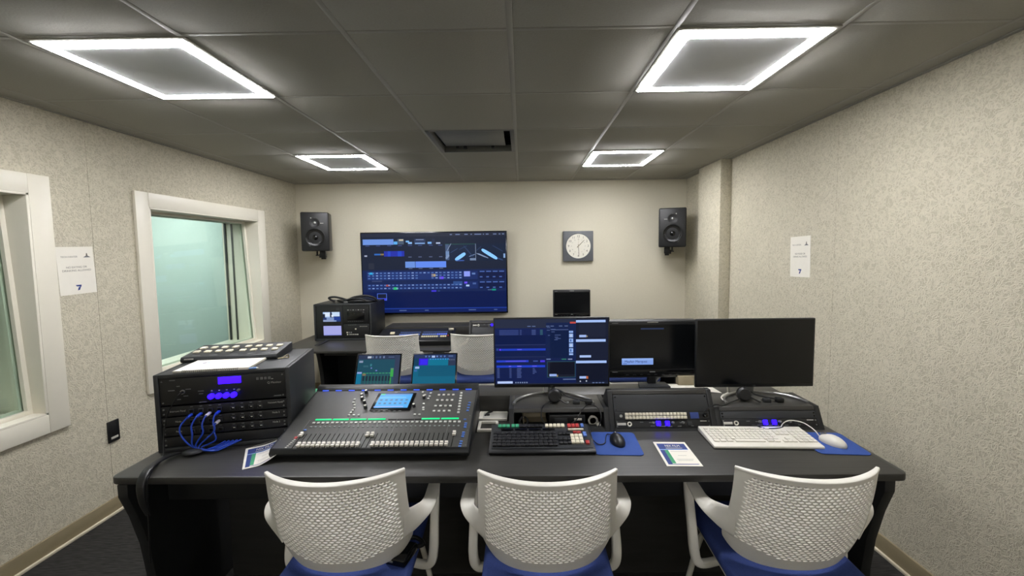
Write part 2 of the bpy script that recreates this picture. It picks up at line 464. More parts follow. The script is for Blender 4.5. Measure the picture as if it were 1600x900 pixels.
t = thing('wall_television', 'large flat television on the back wall showing blue video switcher graphics', 'television', (-1.005, 4.70, 1.395))
tw, th = 1.68, .945
b = MB(); b.box((0, .02, 0), (tw, .05, th), M_BLKG, .006); b.build('cabinet', t)
b = MB(); b.bx(-.35, .35, .045, .08, -.25, .25, M_BLKM, .004); b.build('wall_bracket', t)
G = glow
items = [(132, 66, 1422, 400, G('#1b2338')), (132, 66, 1422, 100, G('#262c3e')), (132, 400, 1422, 600, G('#152553')), (132, 600, 1422, 750, G('#0b1a4c')), (132, 752, 1422, 790, G('#12225c')), (220, 748, 1422, 757, G('#203c96')),
 (145, 120, 420, 170, G('#6d94e0')), (422, 142, 455, 168, G('#5fb0f0')), (458, 120, 512, 168, G('#4a5a70')), (470, 122, 508, 136, G('#c8c0a8')), (530, 135, 560, 150, G('#7ab4f0')), (550, 148, 585, 165, G('#8cbcf4')),
 (605, 120, 705, 168, G('#2c3c5e')), (612, 155, 700, 166, G('#7fa6dd')), (620, 124, 690, 130, G('#8a9ac0')), (725, 148, 760, 166, G('#78b0f0')), (765, 120, 790, 160, G('#26304a')), (800, 154, 838, 166, G('#b9c8e8')),
 (880, 170, 1150, 322, G('#1a2740')), (1152, 170, 1415, 322, G('#18243c')), (882, 172, 915, 315, G('#46587a')), (885, 235, 915, 285, G('#6f8cb8')), (1150, 170, 1154, 322, G('#8494b0')), (880, 170, 1150, 173, G('#2c6a58')), (1400, 262, 1415, 300, G('#8fb0e0')), (1100, 300, 1150, 320, G('#7488a8')),
 (332, 228, 514, 276, G('#2532a8')), (365, 228, 390, 276, G('#2447c8')), (455, 228, 490, 276, G('#2447c8')), (245, 250, 300, 264, G('#2f6ac0')), (300, 250, 330, 264, G('#8c7a50')), (156, 263, 180, 276, G('#a8b0c8')),
 (520, 324, 608, 380, G('#6a92de')), (612, 324, 886, 380, G('#638cf0')), (190, 335, 240, 390, G('#2a3040')),
 (172, 415, 1030, 490, G('#1f3470')), (172, 528, 1030, 580, G('#1d3068')), (945, 508, 1028, 545, G('#2f4f8c')),
 (1040, 415, 1165, 490, G('#1b2e66')), (1178, 415, 1410, 490, G('#101b44')), (1040, 510, 1165, 575, G('#1b2e66')), (1178, 510, 1410, 575, G('#101b44')),
 (1043, 418, 1098, 465, G('#8c9cf4')), (1045, 512, 1072, 530, G('#6a52f0')), (1060, 540, 1090, 556, G('#a8c4f0')), (1115, 432, 1145, 448, G('#5f7cb8')), (1120, 522, 1150, 538, G('#48609c')),
 (190, 420, 230, 438, G('#2ab4ec')), (752, 440, 788, 462, G('#b8a070')), (822, 464, 860, 486, G('#6a44f4')), (338, 532, 372, 548, G('#a84838')), (405, 557, 446, 578, G('#28c468')), (748, 586, 792, 602, G('#4038d0')), (805, 590, 825, 598, G('#3a5088')),
 (258, 612, 344, 676, G('#5a7ce8')), (262, 616, 340, 656, G('#1a2036')), (262, 658, 340, 674, G('#3c3ce0')), (1292, 580, 1328, 596, G('#18907c')), (1255, 586, 1290, 592, G('#5a7090')), (215, 495, 305, 505, G('#3a4670'))]
for yy in (427, 451, 475, 538, 566):
    for k in range(24):
        x = 182+k*35.6
        if yy in (451, 475) and 12 < k < 16: continue
        items.append((x, yy-5, x+20, yy+5, G('#5674b4' if (k*7+yy) % 3 else '#7d98d2')))
for yy in (421, 470, 517, 566):
    for k in range(4): items.append((1185+k*58, yy-5, 1185+k*58+(44 if yy in (421, 517) else 24), yy+5, G('#4c68ae')))
for k, x in enumerate((550, 640, 735, 825)): items += [(x, 279, x+30, 287, G('#5a6688')), (x, 384, x+34, 391, G('#5a6688'))]
for k, x in enumerate((170, 265, 365, 460, 550, 640, 735, 820)): items.append((x, 176, x+36, 182, G('#44548a')))
for x, w in ((925, 20), (975, 40), (1055, 30), (1110, 12), (1145, 60), (1220, 10), (1245, 25), (1310, 30), (1360, 16), (1390, 18)): items.append((x, 81, x+w, 89, G('#7484ac')))
for x, w in ((280, 16), (455, 65), (685, 34), (1080, 66), (1308, 30)): items.append((x, 766, x+w, 774, G('#54689c')))
b = MB(); ui(b, items, 132, 1424, 66, 790, -tw/2+.012, tw/2-.012, -th/2+.018, th/2-.012, -.0052)
# the two camera pictures carry bright slanting lamps
def blob(b, cx, cz, w, h, ang, m, y):
    pts = []
    for k in range(16):
        a = 2*math.pi*k/16; x = w*math.copysign(abs(math.cos(a))**.6, math.cos(a)); z = h*math.copysign(abs(math.sin(a))**.6, math.sin(a))
        pts.append((cx+x*math.cos(ang)-z*math.sin(ang), y, cz+x*math.sin(ang)+z*math.cos(ang)))
    b.quad(pts, m)
sx = (tw-.024)/1292; sz = (th-.03)/724
px_ = lambda x: -tw/2+.012+(x-132)*sx
pz_ = lambda v: th/2-.012-(v-66)*sz
blob(b, px_(1015), pz_(285), 55*sx, 16*sx, R(34), G('#86c2ff', 1.15), -.0125); blob(b, px_(1275), pz_(265), 82*sx, 15*sx, R(-32), G('#86c2ff', 1.15), -.0125)
blob(b, px_(1220), pz_(280), 50*sx, 4*sx, R(-25), G('#7d90b4'), -.0125); blob(b, px_(1010), pz_(320), 40*sx, 6*sx, 0, G('#3a58a0'), -.0125)
for (x, y, w_, h_, an, c_) in ((915, 200, 40, 3, 60, '#8494b0'), (1090, 240, 70, 5, -50, '#2c3e60'), (1120, 275, 30, 4, 20, '#6c80a6'), (900, 285, 22, 10, 50, '#7f94ba'), (960, 230, 40, 3, 30, '#344a70'), (1200, 275, 45, 3, -24, '#94a6c6'), (1340, 300, 60, 6, -20, '#30456e'), (1180, 215, 30, 4, 40, '#2b3c5c'), (1350, 215, 55, 3, -30, '#2d4064'), (1040, 205, 40, 3, 25, '#2d4064')):
    blob(b, px_(x), pz_(y), w_*sx, h_*sz, R(an), G(c_), -.0123)
b.build('screen', t)

# clock
t = thing('wall_clock', 'square grey wall clock with round white face on the back wall', 'clock', (.652, 4.755, 1.682))
b = MB(); b.box((0, 0, 0), (.345, .05, .345), M_CLK, .006); b.build('case', t)
b = MB()
b.cyl((0, -.026, 0), .140, .004, M_FACE, 'Y', seg=64)
for k in range(12):
    a = 2*math.pi*(k+1)/12
    b.text(str(k+1), .036, M_HAND, front(.112*math.sin(a), -.0285, .112*math.cos(a)))
    b.text(str(k+13), .014, M_INK, front(.078*math.sin(a), -.0285, .078*math.cos(a)))
b.build('dial', t)
def hand(nm, ang, l, w, y, m):
    b = MB(); d = Vector((math.sin(ang), 0, math.cos(ang))); p = Vector((d.z, 0, -d.x))
    e0 = -d*.02; e1 = d*l
    b.quad([(e0-p*w)+Vector((0, y, 0)), (e0+p*w)+Vector((0, y, 0)), (e1+p*w*.5)+Vector((0, y, 0)), (e1-p*w*.5)+Vector((0, y, 0))], m)
    b.cyl((0, y, 0), .006, .002, m, 'Y'); b.build(nm, t)
hand('hour_hand', R(45), .098, .0042, -.030, M_HAND); hand('minute_hand', R(177), .118, .0036, -.0315, M_HAND); hand('second_hand', R(2), .125, .0016, -.033, M_TAN)
b = MB(); b.lathe([(.146, -.003), (.150, 0), (.146, .004), (.140, .002)], M_CLK, front(0, -.026, 0), 48); b.build('bezel', t)

# loudspeakers
def make_speaker(label, loc, rz, side):
    t = thing('wall_speaker', label, 'loudspeaker', loc, rz, 'studio speakers on the back wall')
    w, d, h = .275, .24, .415
    b = MB(); b.box((0, 0, h/2), (w, d, h), M_BLK, .014, seg=3); b.build('cabinet', t)
    f = -d/2-.001
    b = MB()
    b.lathe([(.096, .0), (.1, .004), (.094, .008), (.088, .004), (.03, -.022)], M_BLKM, front(0, f, .145), 40)
    b.lathe([(.088, .004), (.034, -.006), (.030, -.004)], M_BLKG, front(0, f, .145), 40)
    b.lathe([(.030, -.004), (.022, .006), (.01, .011), (0, .012)], M_BLKG, front(0, f, .145), 28)
    b.build('woofer', t)
    b = MB()
    b.lathe([(.052, 0), (.052, .003), (.03, .001), (.02, -.004)], M_BLKM, front(0, f, .3), 32)
    b.lathe([(.014, -.002), (.01, .006), (0, .009)], M_SILV, front(0, f, .3), 20)
    b.build('tweeter', t)
    b = MB(); b.box((.063*side, f-.0005, .297), (.045, .003, .004), M_LGT, .001); b.build('name_strip', t)
    b = MB(); b.box((-.065*side, f-.0005, .075), (.012, .004, .05), M_GRY, .002, rot=Matrix.Rotation(R(-38*side), 4, 'Y')); b.build('port_slot', t)
    b = MB(); b.cyl((-.035*side, f, .352), .006, .004, M_LGT, 'Y', seg=12); b.build('indicator_lamp', t)
    b = MB(); b.cyl((.0, f, .35), .004, .004, M_DIM, 'Y', seg=10); b.build('indicator_lamp', t)
    b = MB(); b.box((.05*side, .02, -.035), (.06, .07, .07), M_BLKM, .006); b.box((.05*side, .06, -.075), (.045, .06, .03), M_BLKM, .004)
    b.cyl((-.005*side, .0, -.02), .009, .045, M_BLKM); b.cyl((-.005*side, 0, -.045), .016, .012, M_BLKM)
    b.box((.03*side, .17, -.05), (.05, .25, .045), M_BLKM, .005)
    b.build('wall_mount', t)
    return t
make_speaker('black studio speaker on a bracket, left of the television', (-2.24, 4.50, 1.66), R(18), 1)
make_speaker('black studio speaker on a bracket, right of the clock', (1.64, 4.50, 1.655), R(-18), -1)

# paper notices; local frame: sheet in XZ facing -Y
def notice(label, loc, rz, lines, tilt, w=.2, h=.277):
    t = thing('wall_notice', label, 'notice', loc, rz)
    rt = Matrix.Rotation(tilt, 4, 'Y')
    b = MB(); b.box((0, -.001, 0), (w, .0014, h), M_PAPER, 0, rot=rt)
    f = -.0021
    def T(s, size, m, x, z, sq=1.0): b.text(s, size, m, rt @ front(x, f, z), sq)
    T('TECH CENTER', .0145, M_INK, -.035, h*.29, .95)
    b.quad([rt @ Vector(v) for v in ((w*.20, f, h*.27), (w*.42, f, h*.27), (w*.33, f, h*.31), (w*.29, f, h*.31))], M_DIM)
    b.quad([rt @ Vector(v) for v in ((w*.285, f-.0001, h*.3), (w*.335, f-.0001, h*.3), (w*.325, f-.0001, h*.36), (w*.295, f-.0001, h*.36))], M_INK)
    T(lines[0], .016, M_INK, 0, h*.07); T(lines[1], .016, M_INK, 0, h*.0)
    z = -h*.37
    b.quad([rt @ Vector(v) for v in ((-.012, f, z+.010), (-.016, f, z+.018), (.016, f, z+.018), (.014, f, z+.006))], M_INKB)
    b.quad([rt @ Vector(v) for v in ((-.008, f-.0001, z-.014), (.004, f-.0001, z-.012), (.012, f-.0001, z+.008), (-.002, f-.0001, z+.004))], M_INKB)
    b.build('sheet', t)
notice('white paper notice taped between the two windows on the left wall', (XL, 2.384, 1.548), R(90), ('NO EATING OR', 'DRINKING ALLOWED'), R(-1.5))
notice('white paper notice taped to the right wall above the blank right monitor', (XR, 2.815, 1.567), R(-90), ('NO FOOD OR', 'DRINKS ALLOWED'), R(-1.5))
t = thing('wall_plate', 'small black socket plate low on the left wall between the windows', 'wall plate', (XL, 2.513, .523), R(90))
b = MB(); b.box((0, -.005, 0), (.072, .01, .135), M_BLK, .003); b.build('plate', t)
b = MB(); b.box((0, -.0108, -.04), (.045, .002, .014), M_LGT, .0005); b.build('label_strip', t)
b = MB(); b.box((0, -.0105, .012), (.03, .0015, .06), M_BLK, .002); b.build('insert', t)

# ------------------------------------------------------------------ desks
FZ = .78
def rounded_poly(pts, r, n=5):
    out = []
    N = len(pts)
    for i in range(N):
        p0, p1, p2 = Vector((*pts[i-1], 0)), Vector((*pts[i], 0)), Vector((*pts[(i+1) % N], 0))
        a = (p0-p1).normalized(); c = (p2-p1).normalized()
        s, e = p1+a*r, p1+c*r
        for k in range(n+1):
            u = k/n; q = (1-u)**2*s+2*u*(1-u)*p1+u*u*e; out.append((q.x, q.y))
    return out
TURN = Vector((0, .443, .8965))     # the turret's slanted face runs up along this
def turret_frame(t, x0, x1, yf, zf, ln, yb, name='turret', top=None):
    """slanted 19-inch rack housing: side cheeks, top rail, bottom lip, back"""
    b = MB(); w = .024
    y1, z1 = yf+TURN.y*ln, zf+TURN.z*ln; yt = yb if top is None else y1+top
    for (a, c) in ((x0, x0+w), (x1-w, x1)):
        b.prism([(yf, zf), (y1, z1), (yt, z1), (yb, zf+.05), (yb, zf)], a, c, M_DESKD, 'X', .002)
    b.prism([(y1, z1), (yt, z1), (yt, z1-.018), (y1-TURN.y*.018, z1-.018)], x0+w, x1-w, M_DESK, 'X', .002)
    b.prism([(yf, zf), (yf+TURN.y*.014, zf+TURN.z*.014), (yf+.09, zf+.0125), (yf+.09, zf)], x0+w, x1-w, M_DESKD, 'X')
    b.prism([(yt-.012, z1-.018), (yt, z1-.001), (yb, zf+.05), (yb, zf), (yb-.012, zf)], x0+w, x1-w, M_DESKD, 'X')
    return b.build(name, t)

fd = thing('control_desk', 'long black curved-leg control desk carrying the mixer and three monitors', 'desk', (-.08, 1.9, 0))
def W(b, name, par, label=None):                              # build world-space geometry under a desk root
    o = b.build(name, par, label=label); o.location = (-par.location.x, -par.location.y, -par.location.z); return o
b = MB(); b.prism(rounded_poly([(-1.595, 1.505), (1.44, 1.485), (1.44, 2.27), (-1.595, 2.27)], .035), FZ-.03, FZ, M_DESK, 'Z', .006); W(b, 'tabletop', fd)
b = MB(); b.bx(-1.50, 1.37, 1.65, 1.67, .60, FZ-.03, M_DESKD, .002); W(b, 'apron', fd)
b = MB(); b.bx(-1.48, 1.36, 1.96, 1.98, .01, FZ-.03, M_DESK, .002); W(b, 'modesty_panel', fd)
def leg_panel(yf, yb):
    pr = [(yf, FZ-.03), (yf, .70), (yf+.035, .60), (yf+.07, .46), (yf+.088, .32), (yf+.092, .2), (yf+.085, .08), (yf+.07, 0)]
    return pr+[(yb, 0), (yb, FZ-.03)]
for x in (-1.545, 1.385):
    b = MB(); b.prism(leg_panel(1.505, 2.24), x-.02, x+.02, M_DESKD, 'X', .003); W(b, 'leg_panel', fd)
# raised rear shelf
SZ = .875
b = MB(); b.bx(-1.0, 1.35, 2.10, 2.27, FZ, SZ, M_DESK, .004); W(b, 'raised_shelf', fd)
def turretW(par, *a, **k):
    o = turret_frame(par, *a, **k); o.location = (-par.location.x, -par.location.y, -par.location.z)
turretW(fd, -.07, .405, 1.865, FZ, .108, 2.10)
turretW(fd, .405, .905, 1.865, FZ, .188, 2.095, top=.03)
turretW(fd, .905, 1.402, 1.865, FZ, .108, 2.10)

bd = thing('rear_desk', 'black desk along the back wall under the television', 'desk', (-.3, 4.2, 0))
BZ = .74
b = MB(); b.prism(rounded_poly([(-1.99, 3.69), (1.5, 3.69), (1.5, 4.66), (-2.3, 4.66), (-2.3, 3.9)], .03), BZ-.024, BZ, M_DESK, 'Z', .006); W(b, 'tabletop', bd)
b = MB(); b.bx(-1.95, 1.42, 3.95, 3.97, .63, BZ-.024, M_DESKD, .002); W(b, 'apron', bd)
b = MB(); b.bx(-2.1, 1.42, 4.3, 4.32, .06, BZ-.03, M_DESKD, .002); W(b, 'modesty_panel', bd)
for x in (-2.0, 1.44):
    b = MB(); b.prism(leg_panel(3.71+(.2 if x < 0 else 0), 4.6), x-.02, x+.02, M_DESKD, 'X', .003)
    W(b, 'leg_panel', bd)
b = MB(); b.bx(-1.48, 1.42, 4.36, 4.62, BZ, .835, M_DESK, .004); W(b, 'raised_shelf', bd)
turretW(bd, -.54, -.03, 4.02, BZ, .21, 4.355, top=.05)
turretW(bd, .90, 1.41, 4.02, BZ, .205, 4.355, top=.05)

# ------------------------------------------------------------------ chairs
def make_backrest():
    Rr, th0 = .358, R(41.6)
    def surf(u, v):
        a = u*th0
        hz = .372-.06*abs(u)**6
        x = Rr*math.sin(a)*(1+.05*v*v-.09*v**8); y = Rr*(1-math.cos(a))+.10*v-.02*math.sin(math.pi*v)
        return Vector((x, y, .88-v*hz))
    NC, NR = 22, 30
    uL, uR, vT, vB = -.885, .885, .045, .875
    du = (uR-uL)/NC; dv = (vB-vT)/NR
    t = bmesh.new(); cache = {}
    def V(u, v):
        k = (round(u, 5), round(v, 5))
        if k not in cache: cache[k] = t.verts.new(surf(u, v))
        return cache[k]
    hu, hv = du/2, dv/2
    for r in range(NR):
        v0, v1, vm = vT+r*dv, vT+(r+1)*dv, vT+(r+.5)*dv
        off = 0 if r % 2 == 0 else hu
        n = NC if r % 2 == 0 else NC-1
        if off:
            for (a, c, e) in ((uL, uL+hu, 1), (uR-hu, uR, 0)):
                pts = [(a, v0), (c, v0)]+([(c, vm)] if e else [])+[(c, v1), (a, v1)]+([] if e else [(a, vm)])
                t.faces.new([V(*p) for p in pts])
        for k in range(n):
            u0 = uL+off+k*du; um, u1 = u0+hu, u0+du
            per = [(u0, v0), (um, v0), (u1, v0), (u1, vm), (u1, v1), (um, v1), (u0, v1), (u0, vm)]
            P = [V(*p) for p in per]
            corner = (abs(um)/.88)**2+((vm-.45)/.46)**2
            if corner > 1.62 or (r > NR-4 and abs(um) > .72-.13*(r-NR+4)):
                t.faces.new(P); continue
            A, B = du*.42, dv*.41
            inn = [(-.72, -.62), (0, -1), (.72, -.62), (1, 0), (.72, .62), (0, 1), (-.72, .62), (-1, 0)]
            Q = [t.verts.new(surf(um+a*A, vm+c*B)) for a, c in inn]
            for q in range(8):
                t.faces.new([P[q], P[(q+1) % 8], Q[(q+1) % 8], Q[q]])
    us = [uL+hu*k for k in range(2*NC+1)]
    for vb0, vb1, nn in ((0, vT, 1), (vB, 1, 4)):
        for m_ in range(nn):
            a0, a1 = vb0+(vb1-vb0)*m_/nn, vb0+(vb1-vb0)*(m_+1)/nn
            for k in range(2*NC): t.faces.new([V(us[k], a0), V(us[k+1], a0), V(us[k+1], a1), V(us[k], a1)])
    vs = [0, vT]+[vT+hv*k for k in range(1, 2*NR+1)]+[vB+(1-vB)*k/4 for k in (1, 2, 3, 4)]
    for sgn in (-1, 1):
        e0 = uL if sgn < 0 else uR
        cols = [e0+(sgn*1.0-e0)*k/3 for k in range(4)]
        for a, c in zip(vs, vs[1:]):
            mids = []
            for k in range(3):
                p = [V(cols[k], a), V(cols[k+1], a), V(cols[k+1], c), V(cols[k], c)]
                t.faces.new(p)
    bmesh.ops.remove_doubles(t, verts=t.verts, dist=1e-5)
    bmesh.ops.recalc_face_normals(t, faces=t.faces)
    # want normals to the rear (-y)
    f0 = min(t.faces, key=lambda f: f.calc_center_median().y)
    if f0.normal.y > 0: bmesh.ops.reverse_faces(t, faces=t.faces)
    bmesh.ops.solidify(t, geom=list(t.faces), thickness=.008)
    bmesh.ops.recalc_face_normals(t, faces=t.faces)
    b = MB(); b.add(t, M_CHAIR)
    # rolled top rim
    pts = []
    for k in range(21):
        u = -1+2*k/20; p = surf(u, 0); nrm = Vector((math.sin(u*th0), -math.cos(u*th0), 0))
        wdt = .006+.0075*(1-abs(u)**3)
        pts.append((p+nrm*-.004+Vector((0, 0, .001)), nrm*wdt, .011))
    b.ribbon(pts, M_CHAIR, 3)
    return b
def make_chair(label, loc):
    t = thing('task_chair', label, 'chair', loc, 0, 'white perforated-back chairs')
    make_backrest().build('backrest', t, angle=32)
    b = MB(); b.box((0, .31, .462), (.47, .47, .055), M_BLUEF, .024, seg=4); b.build('seat', t)
    b = MB(); b.box((0, .30, .425), (.44, .42, .03), M_CHAIR, .012); b.build('seat_shell', t)
    for sg in (-1, 1):
        b = MB()
        b.ribbon([((sg*.218, .119, .664), (0, -.017, .062), .008), ((sg*.240, .140, .667), (-sg*.002, -.014, .054), .010), ((sg*.262, .162, .674), (-sg*.010, -.006, .038), .011), ((sg*.282, .186, .682), (-sg*.020, 0, .020), .012), ((sg*.292, .215, .688), (-sg*.026, 0, .006), .013),
                  ((sg*.294, .25, .690), (-sg*.026, 0, 0), .013), ((sg*.292, .32, .692), (-sg*.024, 0, 0), .014), ((sg*.288, .362, .684), (-sg*.021, 0, 0), .018), ((sg*.286, .376, .655), (-sg*.019, 0, 0), .024), ((sg*.286, .368, .61), (-sg*.018, 0, 0), .028),
                  ((sg*.286, .335, .52), (-sg*.018, 0, 0), .032), ((sg*.286, .305, .43), (-sg*.019, 0, 0), .032), ((sg*.276, .298, .385), (-sg*.016, 0, .010), .03), ((sg*.245, .298, .372), (-sg*.004, 0, .016), .03), ((sg*.16, .298, .395), (0, 0, .014), .03)], M_CHAIR, 5)
        b.build('armrest', t)
    for sx_ in (-1, 1):
        for (y0, y1) in ((.16, .08), (.46, .53)):
            b = MB(); b.tube([(sx_*.17, y0, .42), (sx_*.2, y0+(y1-y0)*.4, .3), (sx_*.245, y1, .015)], .012, M_CHAIR, 10); b.cyl((sx_*.245, y1, .009), .015, .018, M_BLK); b.build('leg', t)
    return t
ch = make_chair('white perforated-back chair with blue seat at the front desk, middle of the front row', (.078, 1.255, 0))
dup(ch, (-.645, 1.262, 0), R(2), 'white perforated-back chair with blue seat at the front desk, before the mixer')
dup(ch, (.952, 1.258, 0), R(-2), 'white perforated-back chair with blue seat at the front desk, before the white keyboard')
s = 1.02
dup(ch, (-1.17, 3.53, 0), R(1), 'white chair at the rear desk, behind the left tablet', scale=(1, 1, s))
dup(ch, (-.405, 3.53, 0), R(1), 'white chair at the rear desk, just left of the lit desk monitor', scale=(1, 1, s))
dup(ch, (1.0, 3.53, 0), 0, 'white chair with blue seat at the rear desk, hidden behind the middle monitor', scale=(1, 1, s))

# black pouch on the left chair's seat
t = thing('belt_pack', 'black intercom belt pack lying on the blue seat of the left front chair', 'belt pack', (-.462, 1.455, .4895), R(-15))
b = MB(); b.box((0, 0, .017), (.085, .10, .034), M_BLKG, .010, seg=3); b.build('case', t)
b = MB(); b.tube([(-.03, .05, .012), (-.05, .07, .01), (0, .10, .008), (.05, .075, .01), (.035, .05, .012)], .008, M_RUB); b.build('strap', t)
b = MB(); b.box((-.02, -.0505, .02), (.03, .004, .006), M_SILV, .001); b.build('clip', t)

# ------------------------------------------------------------------ left equipment rack
RA = R(11.7)
rk = thing('equipment_rack', 'black equipment rack cabinet with blue-lit unit on the left end of the front desk', 'rack cabinet', (-1.348, 1.932, FZ+.001), RA)
rw, rd, rh = .53, .38, .34
f = -rd/2
b = MB(); w = .018
b.bx(-rw/2, -rw/2+w, f, -f, 0, rh, M_DKG, .003); b.bx(rw/2-w, rw/2, f, -f, 0, rh, M_DKG, .003)
b.bx(-rw/2+w, rw/2-w, f, -f, rh-w, rh, M_DKG, .003); b.bx(-rw/2+w, rw/2-w, f, -f, 0, w, M_DKG, .003); b.bx(-rw/2+w, rw/2-w, -f-.01, -f, w, rh-w, M_BLKM)
b.build('case', rk)
def U(u): return -rw/2+u*rw
def Tz(t_): return rh*(1-t_)
fy = f+.004
def panel(name, t0, t1, m=M_BLK):
    b = MB(); b.bx(-rw/2+w+.001, rw/2-w-.001, fy, fy+.012, Tz(t1)+.001, Tz(t0)-.001, m, .0015)
    for x in (-.235, .235):
        for z in (Tz(t0)-.012, Tz(t1)+.012): b.cyl((x, fy-.001, z), .0035, .003, M_GRY, 'Y', seg=10)
    return b
b = panel('x', .055, .40)
for (u, t_, ww) in ((.13, .08, .022), (.17, .16, .012), (.12, .21, .024), (.17, .33, .014), (.24, .205, .02), (.22, .29, .018), (.33, .24, .022), (.33, .275, .016), (.34, .385, .03)): b.box((U(u), fy-.0005, Tz(t_)), (ww, .001, .0035), M_DIM)
b.text('Q Monitor', .013, M_LGT, front(U(.88), fy-.001, Tz(.19)))
b.box((U(.9), fy-.0005, Tz(.37)), (.03, .001, .004), M_DIM); b.box((U(.865), fy-.0005, Tz(.14)), (.008, .001, .003), M_LGT)
iu = b.build('intercom_unit', rk)
b = MB(); b.bx(U(.46), U(.63), fy-.003, fy, Tz(.165), Tz(.075), M_VIO2, .001); b.build('display', iu)
for k, u in enumerate((.41, .465, .52, .575)):
    b = MB(); b.cyl((U(u), fy-.009, Tz(.31)), .0115, .018, M_VIO, 'Y', seg=20, bev=.002); b.cyl((U(u), fy-.001, Tz(.31)), .0135, .003, M_DKG, 'Y'); b.box((U(u), fy-.002, Tz(.245)), (.006, .002, .004), M_LGT); b.build('lit_knob', iu)
for u in (.755, .785, .815, .845):
    b = MB(); b.box((U(u), fy-.002, Tz(.125)), (.010, .005, .011), M_GRY, .001); b.build('button', iu)
b = MB(); b.lathe([(.009, 0), (.009, .005), (.006, .005), (.006, .001)], M_SILV, front(U(.20), fy, Tz(.235)), 20); b.build('headset_jack', iu)
b = MB(); b.cyl((U(.61), fy-.006, Tz(.255)), .006, .012, M_GRY, 'Y', seg=16, bev=.001); b.build('trim_knob', iu)
for k, (t0, t1, lt, rt_) in enumerate(((.415, .545, 'Intercom Panel', 'Network Node'), (.555, .675, 'Node', 'Node 3'), (.685, .80, 'Node', 'Node 2'))):
    b = panel('x', t0, t1, M_BLKM)
    b.text(lt, .0115, M_LGT, front(U(.155), fy-.001, Tz((t0+t1)/2-.0)), .85)
    b.text(rt_, .0115, M_LGT, front(U(.88), fy-.001, Tz((t0+t1)/2-.02)), .85)
    for c_ in range(8):
        u = .255+c_*.068 + (.03 if c_ > 3 else 0)
        b.box((U(u), fy-.002, Tz((t0+t1)/2+.01)), (.020, .006, .018), M_DKG, .002); b.box((U(u), fy-.0054, Tz((t0+t1)/2+.01)), (.012, .001, .010), M_BLKG)
        b.box((U(u), fy-.0005, Tz(t0+.02)), (.010, .001, .003), M_DIM)
        if c_ > 3: b.box((U(u+.004), fy-.0055, Tz((t0+t1)/2+.004)), (.008, .001, .004), M_LGT)
    b.build('jack_panel', rk)
b = panel('x', .81, .945, M_BLKM); b.build('blank_panel', rk)
# patch cables, blue, hanging out of the jacks
rm = Matrix.Translation(rk.location) @ Matrix.Rotation(RA, 4, 'Z')
def RP(u, y, t_): return rm @ Vector((U(u), fy-y, Tz(t_)))
for k, (u, t0) in enumerate(((.24, .555), (.31, .55), (.375, .55), (.445, .54), (.44, .66))):
    b = MB()
    end = [RP(.34+.03*k, .035+.006*k, .965), RP(.42+.035*k, .03, .955-.006*k), RP(.5+.03*k, .018, .9)]
    b.tube([RP(u+.012, .006, t0-.02), RP(u, .028, t0), RP(u-.035+.01*k, .040, t0+.09), RP(u-.03+.01*k, .043, t0+.19), RP(.27+.02*k, .045, .88+.012*k)]+end, .0032, M_CABB, 8)
    o = b.build('patch_cable'); tag(o, 'blue patch cable looping out of the left rack cabinet onto the desk', 'cable', 'blue patch cables on the rack')
    b = MB(); d = (RP(u, .028, t0)-RP(u+.012, .004, t0-.02)); q = d.to_track_quat('Z', 'Y').to_matrix().to_4x4()
    b.cyl(RP(u+.008, .012, t0-.014), .0065, .024, M_WHT if k in (2, 4) else M_CABB, rot=q, seg=12); p = b.build('plug', o)

# things lying on the rack
t = thing('button_controller', 'flat black controller with sixteen white square buttons on top of the left rack', 'controller', (-1.415, 2.01, FZ+rh+.0015), R(8))
b = MB(); b.prism([(-.093, 0), (-.098, .012), (-.09, .026), (.088, .046), (.093, .04), (.09, 0)], -.213, .213, M_DKG, 'X', .003)
b.bx(-.001, .001, -.085, .085, .0355, .0375, M_BLKG)
sl = math.atan2(.02, .178); rs = Matrix.Rotation(sl, 4, 'X')
for x in (-.155, -.08, -.01+.02, .09, .155): b.box((x, -.075, .0282), (.035, .006, .001), M_DIM, 0, rot=rs)
b.box((-.175, -.0955, .017), (.04, .002, .005), M_LGT)
b.build('body', t)
for side_ in (0, 1):
    for r_ in range(2):
        for c_ in range(4):
            x = -.178+side_*.208+c_*.049; y = -.028+r_*.055; z = .026+(y+.09)/.178*.02
            b = MB(); b.box((x, y, z+.003), (.027, .026, .009), M_KEYW, .003, rot=rs); b.build('square_button', t)
t = thing('spiral_booklet', 'open white spiral-bound booklet on the left rack before the button controller', 'booklet', (-1.372, 1.833, FZ+rh+.0015), R(9))
b = MB()
for k in range(4): b.box((0, .0, .002+k*.0024), (.30, .185, .0018), M_PAPER, 0, rot=Matrix.Rotation(R(.4*k), 4, 'Z'))
zt = .0105
for (x, y, ww, hh) in ((.0, .03, .05, .003), (.0, .045, .04, .003), (.0, .015, .055, .003), (.07, .04, .045, .003), (.07, .02, .05, .003), (.11, .0, .04, .003), (.02, -.02, .06, .003)): b.box((x, y, zt), (ww, hh, .0004), M_LGT, 0, rot=Matrix.Rotation(R(20), 4, 'Z'))
b.ball((-.09, .03, zt), (.02, .012, .0006), M_INKB); b.ball((-.075, .033, zt), (.014, .008, .0006), M_INKL)
b.build('pages', t)
b = MB()
for k in range(30):
    x = -.11+k*.0075; pts = [(x, -.0925+.006*math.cos(a), .006+.006*math.sin(a)) for a in [2*math.pi*q/8 for q in range(8)]]
    b.tube(pts, .0009, M_GRY, 5, 1, closed=True)
b.build('spiral_binding', t)
t = thing('pen', 'pale blue pen lying along the front edge of the spiral booklet', 'pen', (-1.235, 1.768, FZ+rh+.0058), R(10))
